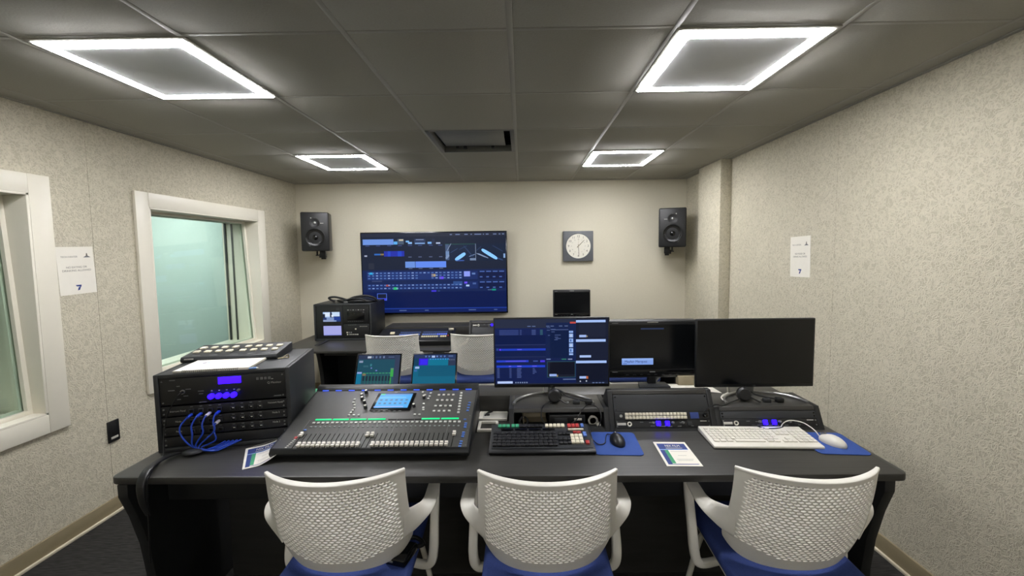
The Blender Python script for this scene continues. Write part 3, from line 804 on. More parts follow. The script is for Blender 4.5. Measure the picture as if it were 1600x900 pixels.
b = MB(); b.cyl((0, 0, 0), .0042, .11, M_INKL, 'X', seg=12); b.cyl((.058, 0, 0), .0042, .012, M_WHT, 'X', r2=.001, seg=12); b.build('barrel', t)
b = MB(); b.cyl((-.045, 0, 0), .0048, .035, M_WHT, 'X', seg=12); b.box((-.04, 0, .0055), (.03, .002, .001), M_WHT); b.build('cap', t)
t = thing('cable_clip', 'small bent tan clip on the right rear corner of the rack top', 'clip', (-1.165, 1.955, FZ+rh+.001), R(20))
b = MB(); b.tube([(-.022, 0, .004), (.0, .006, .003), (.022, .004, .004), (.02, -.004, .018), (.004, -.006, .010)], .0026, M_TAN); b.build('wire', t)
b = MB(); b.box((-.012, .001, .003), (.022, .016, .004), M_TAN, .001); b.build('tab', t)
b = MB(); P0 = RP(.2, .004, .235)
b.tube([P0, RP(.195, .03, .25), RP(.16, .03, .34), RP(.10, .02, .5), RP(.07, .022, .75), Vector((-1.515, 1.655, FZ+.006)), Vector((-1.475, 1.57, FZ+.005)), Vector((-1.44, 1.51, FZ+.005)), Vector((-1.432, 1.488, FZ-.02)), Vector((-1.432, 1.484, .6)), Vector((-1.44, 1.486, .45))], .0028, M_RUB, 7)
o = b.build('audio_cable'); tag(o, 'thin black headset cord running from the rack jack down over the desk edge', 'cord')
b = MB(); b.cyl(RP(.2, .009, .235), .005, .02, M_RUB, 'Y', seg=12); b.build('plug', o)
t = thing('headset', 'black headset hanging over the left front edge of the control desk', 'headset', (-1.43, 1.56, FZ), 0)
b = MB(); b.ribbon([((-.02, .13, .010), (.012, .006, 0), .008), ((-.045, .06, .02), (.014, 0, 0), .009), ((-.03, -.03, .022), (.016, 0, 0), .010), ((-.015, -.082, -.01), (.016, 0, 0), .010), ((-.01, -.086, -.08), (.014, 0, 0), .010), ((-.005, -.07, -.14), (.012, 0, 0), .01)], M_BLK, 5); b.build('headband', t)
b = MB(); b.ball((.02, .125, .014), (.085, .075, .026), M_BLKM); b.build('ear_cushion', t)

# ------------------------------------------------------------------ mixing console
mx = thing('mixing_console', 'graphite digital mixing console with rows of white faders on the front desk', 'mixer', (-.635, 1.842, FZ+.001))
lp = .44; A0 = Vector((0, 1.625-1.842, .049)); E0 = Vector((0, .425, .115)).normalized(); N0 = Vector((0, -E0.z, E0.y))
rotp = Matrix.Rotation(math.atan2(E0.z, E0.y), 4, 'X')
def MP(u, v, h=0): 
    return Vector((u, 0, 0))+A0+E0*v+N0*h
b = MB()
yb_, zb_ = (A0+E0*lp).y, (A0+E0*lp).z
b.prism([(A0.y, A0.z), (A0.y-.012, .03), (A0.y-.004, .014), (A0.y+.03, .006), (yb_-.02, .006), (yb_+.012, .03), (yb_, zb_)], -.41, .41, M_CONSD, 'X', .004)
b.build('body', mx)
b = MB()
b.prism([(A0.y+E0.y*.002, A0.z+.0015), ((A0+E0*.40).y, (A0+E0*.40).z+.0015), ((A0+E0*.40).y, (A0+E0*.40).z-.004), (A0.y, A0.z-.004)], -.40, .40, M_CONS, 'X', .0008)
for k in range(9):                                          # divider lines and slots in the top plate
    u = -.33+k*.079
    b.box(MP(u, .10, .0018), (.0012, .16, .0008), M_GRY, 0, rot=rotp)
for k in range(33):
    u = -.318+k*.02035 + (.003 if k == 32 else 0)
    b.box(MP(u, .043, .0018), (.0022, .085, .001), M_BLKG, 0, rot=rotp)
b.box(MP(.10, .177, .0016), (.15, .006, .001), M_BLKG, 0, rot=rotp)
for k in range(8): b.box(MP(-.345+.0042*k*.55, .005+k*.0095, .0018), (.008, .0045, .001), M_LGT, 0, rot=rotp)
for (u, v) in ((-.4, .05), (-.4, .2), (-.4, .36), (.4, .01), (.398, .1), (.397, .2), (.395, .3)): b.cyl(MP(u*.985, v, .002), .0025, .001, M_GRY, rot=rotp, seg=8)
b.build('top_plate', mx)
for (u0, u1) in ((-.385, -.385),): pass
# lip along the back edge with its row of small blue lamps
b = MB(); b.prism([((A0+E0*.405).y, (A0+E0*.405).z), ((A0+E0*.425).y, (A0+E0*.425).z+.014), ((A0+E0*.445).y, (A0+E0*.445).z+.012), (yb_+.006, zb_-.02), ((A0+E0*.41).y, (A0+E0*.41).z-.006)], -.408, .408, M_CONSD, 'X', .002); b.build('rear_lip', mx)
for k in range(12):
    u = -.36+k*.0655; b = MB(); b.box(MP(u, .4045, .0035), (.03, .004, .004), glow('#3a5cf0', 1.6), .001, rot=rotp); b.build('lip_lamp', mx)
b = MB(); b.text('SQ', .012, M_LGT, Matrix.Translation(MP(.0, .388, .002)) @ rotp)
b.build('badge', mx)
# touch screen
b = MB(); b.box(MP(.012, .308, .003), (.188, .135, .007), M_BLKG, .002, rot=rotp)
sb_ = b.build('screen_bezel', mx)
b = MB(); b.box(MP(.012, .312, .0068), (.158, .112, .0006), glow('#24a2ea'), 0, rot=rotp)
b.box(MP(.012, .362, .0072), (.158, .012, .0004), glow('#3c7ec8'), 0, rot=rotp); b.box(MP(-.055, .362, .0075), (.02, .010, .0004), glow('#3cc890'), 0, rot=rotp)
for r_ in range(2):
    for c_ in range(6): b.box(MP(-.05+c_*.0245, .316-.026*r_, .0072), (.012, .012, .0004), glow('#2a6fa8'), 0, rot=rotp)
b.box(MP(-.0, .335, .0072), (.13, .006, .0004), glow('#5cc0f4'), 0, rot=rotp); b.box(MP(-.0, .264, .0072), (.14, .006, .0004), glow('#9ab0f4'), 0, rot=rotp)
b.build('touch_screen', sb_)
def button_proto(name, d, m, h=.004):
    b = MB(); b.box((0, 0, h/2), (*d, h), m, .0012); return b
ROT = (math.atan2(E0.z, E0.y), 0, 0)
def place(name, lst, d, m, h=.004):
    o = None
    for (u, v) in lst:
        p = MP(u, v, .0012)
        if o is None:
            o = button_proto(name, d, m, h).build(name, mx); o.location = p; o.rotation_euler = ROT
        else: rep(o, mx, p, ROT)
CHU = [-.302+k*.0208+(k//4)*.0008 for k in range(32)]
M_BTN = mat('milky_button', '#c4c6c0', .45, var=.02); M_BTN2 = mat('dim_button', '#86908c', .45, var=.03); M_BTNB = mat('blue_button', '#4f78c8', .4, var=.03)
place('mute_button', [(u, .157) for u in CHU[:32]], (.0115, .010), M_BTN)
place('select_button', [(u-.0, .130) for u in CHU[:32]], (.008, .007), M_BTN2, .003)
place('soft_key', [(.22+c*.0235, v) for v in (.36, .317, .272, .234) for c in range(4)], (.0115, .010), M_BTN)
place('layer_key', [(.328+.001*k, .373-.0215*k) for k in range(8)], (.0115, .011), M_BTN)
place('assign_key', [(-.160, .262), (-.162, .245), (-.163, .228), (-.165, .21), (-.143, .21), (-.121, .21), (.135, .385), (.150, .36), (.176, .375), (.176, .35), (.173, .33), (.160, .29), (.165, .26), (.168, .245), (.137, .21), (.158, .21), (-.185, .33), (-.182, .305), (-.168, .285)], (.010, .009), M_BTN)
place('blue_key', [(.378, .295), (.377, .275), (.376, .255), (.376, .235), (.372, .172), (.379, .145), (.379, .132), (.379, .119), (.377, .085), (.377, .073), (.376, .06), (.374, .03), (.373, .016), (.372, .002), (-.318, .11)], (.012, .007), M_BTNB)
place('screen_key', [(-.06+c*.024, .236) for c in range(6)], (.012, .007), M_DIM, .003)
place('red_key', [(-.333, .062)], (.012, .012), M_RED)
for (u, v) in ((-.148, .385), (-.158, .354), (-.148, .330), (-.126, .300), (-.108, .263), (.118, .27), (.152, .335)):
    b = MB(); b.cyl((0, 0, .008), .0085, .016, M_DKG, r2=.007, seg=18, bev=.001); b.cyl((0, 0, .0165), .0055, .002, M_WHT, seg=16); o = b.build('rotary_knob', mx); o.location = MP(u, v, .001); o.rotation_euler = ROT
fb = MB(); fb.prism([(-.011, 0), (-.0115, .011), (-.003, .0085), (.003, .0085), (.0115, .011), (.011, 0)], -.0068, .0068, M_WHT, 'X', .0012); fb.box((0, 0, .0088), (.0138, .0016, .0008), M_BLK)
fb.box((0, 0, -.001), (.008, .018, .004), M_BLK)
f0 = None
for k in range(33):
    u = -.318+k*.02035+(.003 if k == 32 else 0)
    v = .013
    if k in (0, 32): v = .075
    if k in (14, 15): v = .072
    p = MP(u+.002, v, .0035)
    if f0 is None:
        f0 = fb.build('fader', mx); f0.location = p; f0.rotation_euler = ROT
    else: rep(f0, mx, p, ROT)
for (a, c) in ((-.305, -.233), (-.226, -.154), (-.147, -.075), (-.068, .012), (.175, .257), (.264, .343)):
    b = MB(); b.box(MP((a+c)/2, .180, .0025), (c-a, .008, .003), M_GLED, .0008, rot=rotp); b.build('green_strip', mx)

# ------------------------------------------------------------------ papers on the desk
def flyer(label, corners, curl=None):
    t = thing('flyer', label, 'flyer', (0, 0, 0))
    c = [Vector((x, y, z)) for x, y, z in corners]         # bl, br, tr, tl
    ctr = sum(c, Vector())/4; t.location = (ctr.x, ctr.y, FZ+.0005)
    def P(u, v, h=0):
        p = (c[0]*(1-u)*(1-v)+c[1]*u*(1-v)+c[2]*u*v+c[3]*(1-u)*v)-Vector(t.location)
        p.z = h+(curl(u, v) if curl else 0); return p
    b = MB()
    N = 12
    def patch(u0, u1, v0, v1, m, h):
        for i in range(N):
            a, e = u0+(u1-u0)*i/N, u0+(u1-u0)*(i+1)/N
            for j in range(3):
                q, r_ = v0+(v1-v0)*j/3, v0+(v1-v0)*(j+1)/3
                b.quad([P(a, q, h), P(e, q, h), P(e, r_, h), P(a, r_, h)], m)
    patch(0, 1, 0, 1, M_PAPER, .0012); patch(0, 1, 0, 1, M_PAPER, .0003)
    for k in range(4):
        e = [((0, 0), (1, 0)), ((1, 0), (1, 1)), ((1, 1), (0, 1)), ((0, 1), (0, 0))][k]
        b.quad([P(*e[0], .0003), P(*e[1], .0003), P(*e[1], .0012), P(*e[0], .0012)], M_PAPER)
    patch(.07, .93, .67, .92, M_INKB, .0016); patch(.07, .93, .645, .67, M_INKL, .0017)
    patch(.07, .2, .08, .64, M_INKB, .0016); patch(.2, .31, .1, .64, M_INKG, .0017); patch(.07, .93, .055, .08, M_INKB, .0016)
    for v, a, e in ((.57, .36, .86), (.25, .4, .88), (.2, .42, .84), (.4, .5, .75)): patch(a, e, v, v+.02, M_LGT, .0015)
    patch(.28, .78, .705, .73, M_LGT, .0019)
    vs, fs = text_mesh('NIX FILM'); tm = bmesh.new(); V_ = [tm.verts.new(P(.52+v.x*.115, .81+v.y*.13, .0021)) for v in vs]
    for ff in fs:
        try: tm.faces.new([V_[i] for i in ff])
        except ValueError: pass
    b.add(tm, M_PAPER)
    b.build('sheet', t)
flyer('flat white and blue flyer with a green stripe on the desk before the white keyboard', [(.558, 1.553, 0), (.698, 1.55, 0), (.705, 1.752, 0), (.568, 1.757, 0)])
flyer('curled white and blue flyer leaning against the front left corner of the mixer', [(-1.112, 1.553, 0), (-1.012, 1.612, 0), (-1.09, 1.80, 0), (-1.215, 1.727, 0)], curl=lambda u, v: .022*max(0, u-.45)**1.3*(1.3-.5*v)/.46)
t = thing('green_leaflet', 'green and white leaflet leaning behind the left rear corner of the mixer', 'leaflet', (-1.135, 2.23, FZ+.001), R(10))
b = MB(); rr = Matrix.Rotation(R(25), 4, 'X'); b.box((0, 0, .055), (.11, .12, .001), M_INKG, 0, rot=rr); b.box((0, 0, .0556), (.016, .12, .0008), M_PAPER, 0, rot=rr @ Matrix.Rotation(R(-35), 4, 'Z')); b.box((.04, -.04, .0556-.016), (.03, .03, .0008), M_PAPER, 0, rot=rr); b.build('sheet', t)
b = MB(); b.bx(-.05, .05, -.03, .05, 0, .034, M_DKG, .003); b.build('support_block', t)
t = thing('paper_sheets', 'loose white sheets on the raised shelf between the middle and right monitors', 'papers', (.905, 2.19, SZ+.0008))
b = MB()
b.prism([(-.12, .06), (.12, .03), (.13, -.09), (.03, -.06), (-.1, -.02)], 0, .0015, M_PAPER, 'Z'); b.prism([(-.10, .055), (.10, .04), (.085, -.05), (-.09, -.045)], .0018, .003, M_PAPER, 'Z')
for x, y in ((0, .02), (.03, .0), (.08, -.04)): b.box((x, y, .0034 if x < .07 else .0018), (.04, .003, .0004), M_LGT)
b.build('sheet', t)
t = thing('card_box', 'small tan card box on the raised shelf behind the loose sheets', 'box', (.90, 2.24, SZ+.0045))
b = MB(); b.box((0, 0, .025), (.095, .04, .05), M_TAN, .003); b.build('body', t)
b = MB(); b.prism([(-.047, .05), (.02, .05), (.047, .03), (.047, .051), (-.047, .051)], -.0208, -.0201, M_TAN, 'Y'); b.build('flap', t)

# ------------------------------------------------------------------ tablets
def tablet(label, loc, items, dark):
    t = thing('tablet', label, 'tablet', loc, 0, 'tablets behind the mixer')
    til = R(-24); rt = Matrix.Rotation(til, 4, 'X')
    w, h = .255, .186
    def at(y, z): return rt @ Vector((0, y, z))
    b = MB()
    b.box(rt @ Vector((0, 0, h/2+.01)), (w, .008, h), M_GRY, .0035, rot=rt); b.box(rt @ Vector((0, -.0035, h/2+.01)), (w-.004, .003, h-.004), M_BLKG, .001, rot=rt)
    b.build('case', t)
    b = MB(); tmp = MB(); ui(tmp, items, 0, 100, 0, 75, -w/2+.009, w/2-.009, .018, h+.001, -.0053)
    tmp.bm.transform(rt); b.mats = tmp.mats
    me = bpy.data.meshes.new('t'); tmp.bm.to_mesh(me); b.bm.from_mesh(me); bpy.data.meshes.remove(me); tmp.bm.free()
    b.build('screen', t)
    b = MB(); b.prism([(-.012, 0), (-.012, .018), (-.006, .018), (-.004, .008), (.085, .008), (.085, 0)], -.09, .09, M_BLK, 'X', .001)
    b.prism([(.065, .006), (.085, .006), (.058, .11), (.048, .11)], -.05, .05, M_BLK, 'X', .001); b.build('stand', t)
it1 = [(0, 0, 100, 75, G('#1b4a5c')), (0, 0, 100, 11, G('#2a3550')), (88, 0, 100, 75, G('#313c56')), (0, 44, 12, 75, G('#0c6e92')), (12, 44, 88, 75, G('#22505c'))]
it1 += [(22, 3, 31, 8, G('#b8c0d0')), (33, 3, 36, 8, G('#5c6e92')), (41, 3, 45, 8, G('#5c6e92')), (50, 3, 54, 8, G('#5c6e92')), (59, 3, 63, 8, G('#6c7ca2')), (72, 4, 86, 7, G('#4a587a')), (3, 14, 12, 19, G('#8a98b4')), (1, 42, 12, 46, G('#8fa6dc')), (30, 22, 34, 28, G('#3a7c88')), (14, 26, 26, 30, G('#32606e')), (32, 31, 35, 34, G('#7486c8')), (44, 37, 48, 40, G('#6d7cc0')), (14, 46, 22, 51, G('#7c6c54'))]
for k in range(9):
    x = 15+k*7.6; it1 += [(x, 52, x+5, 64, G('#1c2a3a')), (x+1.5, 66, x+3.5, 73, G('#2f3e50')), (x, 44, x+5.5, 46, G('#3a9468')), (x+5.6, 50, x+6.1, 74, G('#2a7a58'))]
it1 += [(80, 36, 87, 54, G('#3aa24c')), (80, 56, 83, 74, G('#38904a')), (80, 33, 87, 37, G('#5c8a6a'))]
tablet('tablet behind the mixer showing a teal mixer page with faders, left one', (-.815, 2.222, SZ+.0005), it1, 0)
it2 = [(0, 0, 100, 75, G('#04607f')), (0, 0, 100, 10, G('#26365c')), (0, 10, 12, 28, G('#0c3c58')), (82, 10, 100, 28, G('#2b3650')), (12, 10, 34, 27, G('#3118c8')), (15, 12, 32, 25, G('#3626ea')), (34, 10, 82, 27, G('#07708f')), (12, 28, 100, 54, G('#055472')), (4, 30, 14, 35, G('#9fb8e6')), (2, 38, 9, 42, G('#3866a8')), (42, 3, 50, 8, G('#a8c0ea')), (26, 3, 30, 7, G('#5674b4')), (34, 3, 38, 7, G('#5674b4')), (53, 3, 57, 7, G('#6a84bc')), (62, 3, 66, 7, G('#5674b4')), (71, 3, 75, 7, G('#5674b4')), (82, 3, 93, 6, G('#586c98'))]
it2 += [(38+k*6, 10.5, 41+k*6, 13, G('#4a8ae0')) for k in range(8)]+[(84+k*5, 12, 87+k*5, 15, G('#5a6480')) for k in range(3)]
tablet('tablet behind the mixer showing a plain teal page with a violet block, right one', (-.498, 2.222, SZ+.0005), it2, 1)

# ------------------------------------------------------------------ desk monitors
def arc_stand(t, x, y, zb, ztop):
    b = MB(); b.cyl((x, y, (zb+ztop)/2), .019, ztop-zb, M_GRY, seg=20, bev=.002); b.cyl((x, y, zb+.003), .035, .006, M_GRY, seg=24)
    sc_ = b.build('stand_column', t)
    b = MB(); pts = []
    for k in range(13):
        a = math.pi*k/12; pts.append((x-.195*math.cos(a), y-.155+.15*math.sin(a), zb+.006+.004*math.sin(a)))
    b.tube(pts, .0065, M_SILV, 10, 3); b.build('stand_arc', sc_)
def lg_monitor(label, loc, w, h, zb, items, dark=False, logo='LG'):
    t = thing('desktop_monitor', label, 'monitor', loc, 0)
    z0 = zb-loc[2]
    b = MB(); b.box((0, .012, z0+h/2), (w, .018, h), M_BLK, .004); b.box((0, .030, z0+h*.5), (w*.55, .03, h*.55), M_BLK, .012)
    b.text(logo, .010, M_DIM, front(0, .0028, z0+.008)); b.build('housing', t)
    b = MB(); x0, x1, s0, s1 = -w/2+.007, w/2-.007, z0+.017, z0+h-.007
    b.quad([(x0, .0029, s0), (x1, .0029, s0), (x1, .0029, s1), (x0, .0029, s1)], M_SCRN)
    if items: ui(b, items, 97, 1428, 55, 818, x0, x1, s0, s1, .0026)
    b.build('screen', t)
    arc_stand(t, 0, .045, .0, z0+h*.45)
    return t
it = [(97, 55, 1428, 818, G('#0f1c4a')), (97, 55, 1050, 160, G('#252c42')), (97, 160, 700, 240, G('#122052')), (97, 240, 690, 345, G('#081845')), (97, 420, 690, 490, G('#0a1a48')), (700, 100, 1050, 520, G('#10204a')), (745, 190, 960, 510, G('#081a40')), (1050, 55, 1428, 818, G('#141a30')), (1085, 102, 1395, 272, G('#1c2236')), (1055, 330, 1425, 530, G('#171d32')), (1055, 580, 1425, 780, G('#0f1426')), (97, 805, 1428, 818, G('#20263a'))]
it += [(1050, 72, 1396, 100, G('#a3bff4')), (1050, 296, 1398, 326, G('#a3bff4')), (1048, 546, 1408, 575, G('#a3bff4')), (980, 91, 1048, 111, G('#c04a42')), (150, 396, 692, 421, G('#1e3cb8')), (112, 392, 140, 420, G('#24408c')), (358, 402, 412, 413, G('#5a5ae4')), (148, 398, 165, 418, G('#6a3cf0')), (112, 532, 490, 556, G('#2640c8')), (220, 538, 460, 548, G('#5c52dc')), (628, 535, 682, 558, G('#4634d8')), (545, 538, 600, 552, G('#3a5096')), (112, 592, 684, 618, G('#1d3ec4')),
 (256, 598, 284, 608, G('#6a62ec')), (355, 598, 405, 608, G('#7c74f0')), (532, 598, 586, 608, G('#6058e4')), (120, 780, 300, 806, G('#b4c8f6')), (1088, 244, 1170, 272, G('#a0b8ec')), (1168, 252, 1186, 270, G('#8a8270')), (1092, 482, 1226, 508, G('#a8c0f0')), (1090, 728, 1170, 756, G('#9fb8ec')), (1168, 728, 1192, 758, G('#b86440')), (1092, 780, 1106, 796, G('#a8b0c4')), (1164, 776, 1178, 794, G('#a8b0c4')),
 (708, 550, 1042, 740, G('#28505e')), (714, 556, 1036, 734, G('#171c2c')), (742, 560, 1030, 706, G('#0a0e1e')), (735, 698, 820, 726, G('#92ace4')), (820, 708, 836, 732, G('#8a7a58')), (700, 518, 750, 530, G('#6c7ca8')), (880, 520, 935, 532, G('#2f7a64')), (955, 520, 1005, 532, G('#8490b4')), (895, 756, 1045, 768, G('#5a6c94')), (97, 348, 690, 356, G('#2a3560')), (97, 490, 690, 497, G('#263258'))]
for k, (a, c) in enumerate(((195, 218), (228, 272), (284, 330), (340, 386), (398, 448), (456, 478))): it.append((968, a, 1016, c, G('#8fb0ea'))); it.append((980, a+8, 1004, c-8, G('#b8c8e4')) if k % 2 else (978, a+10, 996, c-10, G('#4668a8')))
for yy in (180, 196, 212, 228): it += [(150, yy, 376, yy+8, G('#3c4c88')), (392, yy, 412, yy+8, G('#45548a')), (530, yy, 578, yy+8, G('#4a5a90')), (628, yy, 660, yy+8, G('#3a6a74'))]
for k in range(8):
    yy = 625+k*15; it += [(118, yy, 146, yy+7, G('#4c5c94')), (262, yy, 288, yy+7, G('#42528a')), (352, yy, 406-4*(k % 3), yy+7, G('#4c5c94'))]+([(538, yy, 560+8*(k % 4), yy+7, G('#4c5c94'))] if k < 5 else [])
for x, y, w_ in ((760, 200, 40), (800, 238, 70), (800, 262, 40), (810, 278, 60), (795, 292, 40), (708, 150, 40), (708, 180, 36), (750, 170, 60), (720, 240, 25), (760, 176, 200)): it.append((x, y, x+w_, y+8, G('#4a5a88')))
for x in (480, 535, 700, 750, 850, 915): it.append((x, 132, x+40, 142, G('#5a6a94')))
for k in range(6): it.append((330+k*26, 786, 345+k*26, 802, G('#7484a8')))
for k in range(4): it.append((1240+k*38, 798, 1266+k*38, 810, G('#58688c')))
lg_monitor('lit desktop monitor showing blue replay software, on a silver arc stand behind the black keyboard', (.147, 2.065, SZ+.0005), .592, .362, .927, it)
lg_monitor('large blank dark monitor at the right end of the desk, on a silver arc stand', (1.178, 2.055, SZ+.0005), .600, .352, .921, None)

def broadcast_monitor(label, loc, w, h, zb, items, base):
    t = thing('broadcast_monitor', label, 'monitor', loc, 0)
    z0 = zb-loc[2]
    b = MB(); b.box((0, .03, z0+h/2), (w, .06, h), M_BLK, .010, seg=3)
    b.bx(-w/2+.012, w/2-.012, -.002, .004, z0+.010, z0+.045*h/.33, M_BLKG, .001)
    b.box((0, -.0006, z0+h-.011), (w*.12, .002, .003), M_LGT); b.box((-w*.42, -.0006, z0+h-.014), (w*.07, .002, .004), M_DIM); b.box((0, -.0025, z0+.036*h/.33), (w*.06, .001, .006), M_DIM); b.box((-w*.42, -.0025, z0+.036*h/.33), (w*.06, .001, .004), M_DIM)
    for k in range(8): b.box((-w*.28+k*w*.08, -.0025, z0+.02*h/.33), (w*.03, .001, .003), M_DKG)
    b.build('housing', t)
    b = MB(); x0, x1, s0, s1 = -w/2+.012, w/2-.012, z0+.052*h/.33, z0+h-.024
    b.quad([(x0, -.0005, s0), (x1, -.0005, s0), (x1, -.0005, s1), (x0, -.0005, s1)], M_SCRN)
    if items:
        ui(b, items, 0, 100, 0, 100, x0, x1, s0, s1, -.0008)
        b.text('Mayfair Marquez', .0185, glow('#1c2a66'), front(x0+(x1-x0)*.305, -.002, s0+(s1-s0)*.172))
    b.build('screen', t)
    b = MB(); b.prism([(-.085, -.05), (.085, -.05), (.08, .03), (-.07, .03)], 0, .010, M_DKG, 'Z', .002); b.build('base', t)
    b = MB(); b.bx(-.022, .022, .0, .03, .008, z0+.05, M_BLK, .004); b.box((.035, .015, z0-.005), (.012, .02, .04), M_SILV, .002, rot=Matrix.Rotation(R(40), 4, 'Y')); b.build('neck', t)
    return t
itb = [(14, 75.5, 51, 90, G('#7f9fe2')), (14, 75.5, 51, 80, G('#90b0ec')), (15.5, 87, 20, 88.5, G('#4a62a8')), (36, 7.5, 63, 10.5, G('#2a3654'))]
broadcast_monitor('dark monitor with a small pale blue caption box, between the lit and blank monitors', (.715, 2.235, SZ+.0008), .492, .322, .918, itb, 1)
broadcast_monitor('small blank dark monitor on the rear desk below the wall clock', (.54, 4.44, .8355), .405, .30, .905, None, 1)

# little webcams / headsets lying on the stands
def coiled_headset(label, loc, rz):
    t = thing('desk_headset', label, 'headset', loc, rz)
    b = MB(); b.lathe([(0, -.018), (.026, -.016), (.034, -.006), (.034, .008), (.026, .018), (.012, .020), (0, .016)], M_BLKM, Matrix.Translation((0, 0, .036)) @ Matrix.Rotation(R(80), 4, 'X'), 24); b.build('ear_cup', t)
    b = MB(); b.ribbon([((.0, .012, .064), (0, .010, 0), .006), ((.025, .02, .056), (0, .010, 0), .006), ((.06, .02, .03), (0, .010, 0), .007), ((.105, .01, .02), (0, .010, 0), .007), ((.15, -.005, .014), (0, .010, 0), .007)], M_BLK, 5); b.build('headband', t)
    b = MB(); b.box((.165, -.01, .012), (.035, .03, .022), M_BLKM, .006); b.box((.105, -.012, .010), (.035, .022, .018), M_DKG, .004); b.build('ear_pad', t)
    b = MB(); b.tube([(.02, -.03, .03), (.055, -.04, .012), (.065, -.03, .012)], .003, M_BLK); b.ball((.062, -.03, .013), (.014, .014, .014), M_GRY); b.build('microphone_boom', t)
coiled_headset('black headset lying on the low bay at the foot of the lit monitor', (.155, 1.985, SZ+.001), R(-4))
coiled_headset('black headset lying on the low bay at the foot of the blank right monitor', (1.085, 1.985, SZ+.001), R(-3))

# ------------------------------------------------------------------ rack units in the turrets
TR = math.atan2(.8965, .443)
def TP(x, l, h=0, yf=1.865, zf=FZ): return Vector((x, yf+.443*l-.8965*h, zf+.8965*l+.443*h))
def slant(label, name, cat, x, l0, l1, yf=1.865, zf=FZ):
    """root of a rack unit; local X along the rack, Y up the slope, Z out of the face"""
    t = thing(name, label, cat, TP(x, l0, 0, yf, zf)); t.rotation_euler = (TR, 0, 0); return t
def intercom(label, x, yf=1.865, zf=FZ, hh=.036, wid=.447, l0=.0155):
    t = slant(label, 'intercom_panel', 'intercom panel', x, l0, 0, yf, zf); t['group'] = 'intercom panels in the desk bays'
    b = MB(); b.bx(-wid/2, wid/2, 0, hh, -.04, .0, M_BLKM, .0015)
    for k in (-.215, .215):
        for y in (.008, hh-.008): b.cyl((k, y, .0005), .003, .002, M_GRY, seg=8)
    for (xx, yy, ww) in ((-.10, .026, .016), (-.06, .024, .012), (-.04, .026, .01), (-.05, .009, .02), (-.005, .007, .03), (.03, .006, .022), (.075, .007, .018), (.085, .022, .014), (.135, .008, .012), (-.16, .006, .014)): b.box((xx, yy, .0008), (ww, .003, .001), M_DIM)
    b.box((.19, .029, .0008), (.03, .004, .001), M_LGT)
    fp_ = b.build('faceplate', t)
    b = MB(); b.box((-.195, hh*.5, .0006), (.042, .011, .0012), M_LGT, .0004); b.build('name_plate', fp_)
    b = MB(); b.lathe([(.0105, 0), (.0105, .006), (.0065, .006), (.0055, .001)], M_WHT, Matrix.Translation((-.158, hh*.5, 0)), 20); b.build('mic_jack', fp_)
    for xx in (-.023, .019):
        b = MB(); b.box((xx, hh*.55, .005), (.020, .022, .010), M_VIO, .003); b.build('lit_key', fp_)
    for xx in (-.047, .045, .092):
        b = MB(); b.cyl((xx, hh*.62, .006), .0065, .012, M_GRY, r2=.0055, seg=16, bev=.001); b.build('knob', fp_)
    b = MB(); b.box((.125, hh*.5, .0015), (.02, .016, .003), M_DKG, .001); b.build('socket', fp_)
    return t
intercom('slim black intercom panel with violet keys under the two rows of white keys', .655)
intercom('slim black intercom panel with two violet-lit keys, in the low bay behind the white keyboard', 1.1535)
t = slant('black button panel with two rows of white keys, in the tall desk bay', 'key_panel', 'key panel', .655, .0525, 0)
b = MB(); b.bx(-.224, .224, 0, .034, -.03, 0, M_BLKM, .0015)
b.build('faceplate', t)
kb = None
for r_ in range(2):
    for c_ in range(18):
        p = (-.168+c_*.0162, .009+r_*.0155, .003)
        if kb is None:
            q = MB(); q.box((0, 0, 0), (.0145, .0135, .009), M_KEYW, .002); kb = q.build('white_key', t); kb.location = p
        else: rep(kb, t, p)
b = MB(); b.cyl((-.195, .017, .004), .007, .008, M_SILV, seg=16, bev=.001); b.build('knob', t)
b = MB(); b.box((.152, .017, .001), (.04, .028, .002), M_INKB, .0006); b.build('status_window', t)
b = MB(); b.cyl((.2, .017, .01), .010, .02, M_BLKG, seg=18, bev=.002); b.build('gooseneck_socket', t)
def blank(label, x, l0, hh, yf=1.865, zf=FZ):
    t = slant(label, 'blank_panel', 'panel', x, l0, 0, yf, zf)
    b = MB(); b.bx(-.224, .224, 0, hh, -.012, 0, M_DKG, .0015); b.build('plate', t)
    b = MB()
    for k in (-.215, .215):
        for y in (.010, hh-.010): b.cyl((k, y, .0012), .0035, .0025, M_BLKG, seg=10)
    b.build('screws', t)
blank('plain dark blanking panel in the tall desk bay above the white key rows', .655, .0875, .079)
blank('plain dark blanking panel in the low right bay behind the white keyboard', 1.1535, .0525, .034)
intercom('slim black intercom panel on the rear desk, violet-lit, left of the lit desk monitor', -.285, 4.02, BZ, .036, l0=.150)
for k, (l0, hh) in enumerate(((.0785, .07), (.0155, .062))):
    blank('plain dark panel in the rear desk bay %s' % ('just below the rear intercom panel' if k == 0 else 'lowest, left of the lit monitor'), -.285, l0, hh, 4.02, BZ)
blank('plain dark panel in the rear desk bay behind the middle monitor', 1.155, .0155, .165, 4.02, BZ)

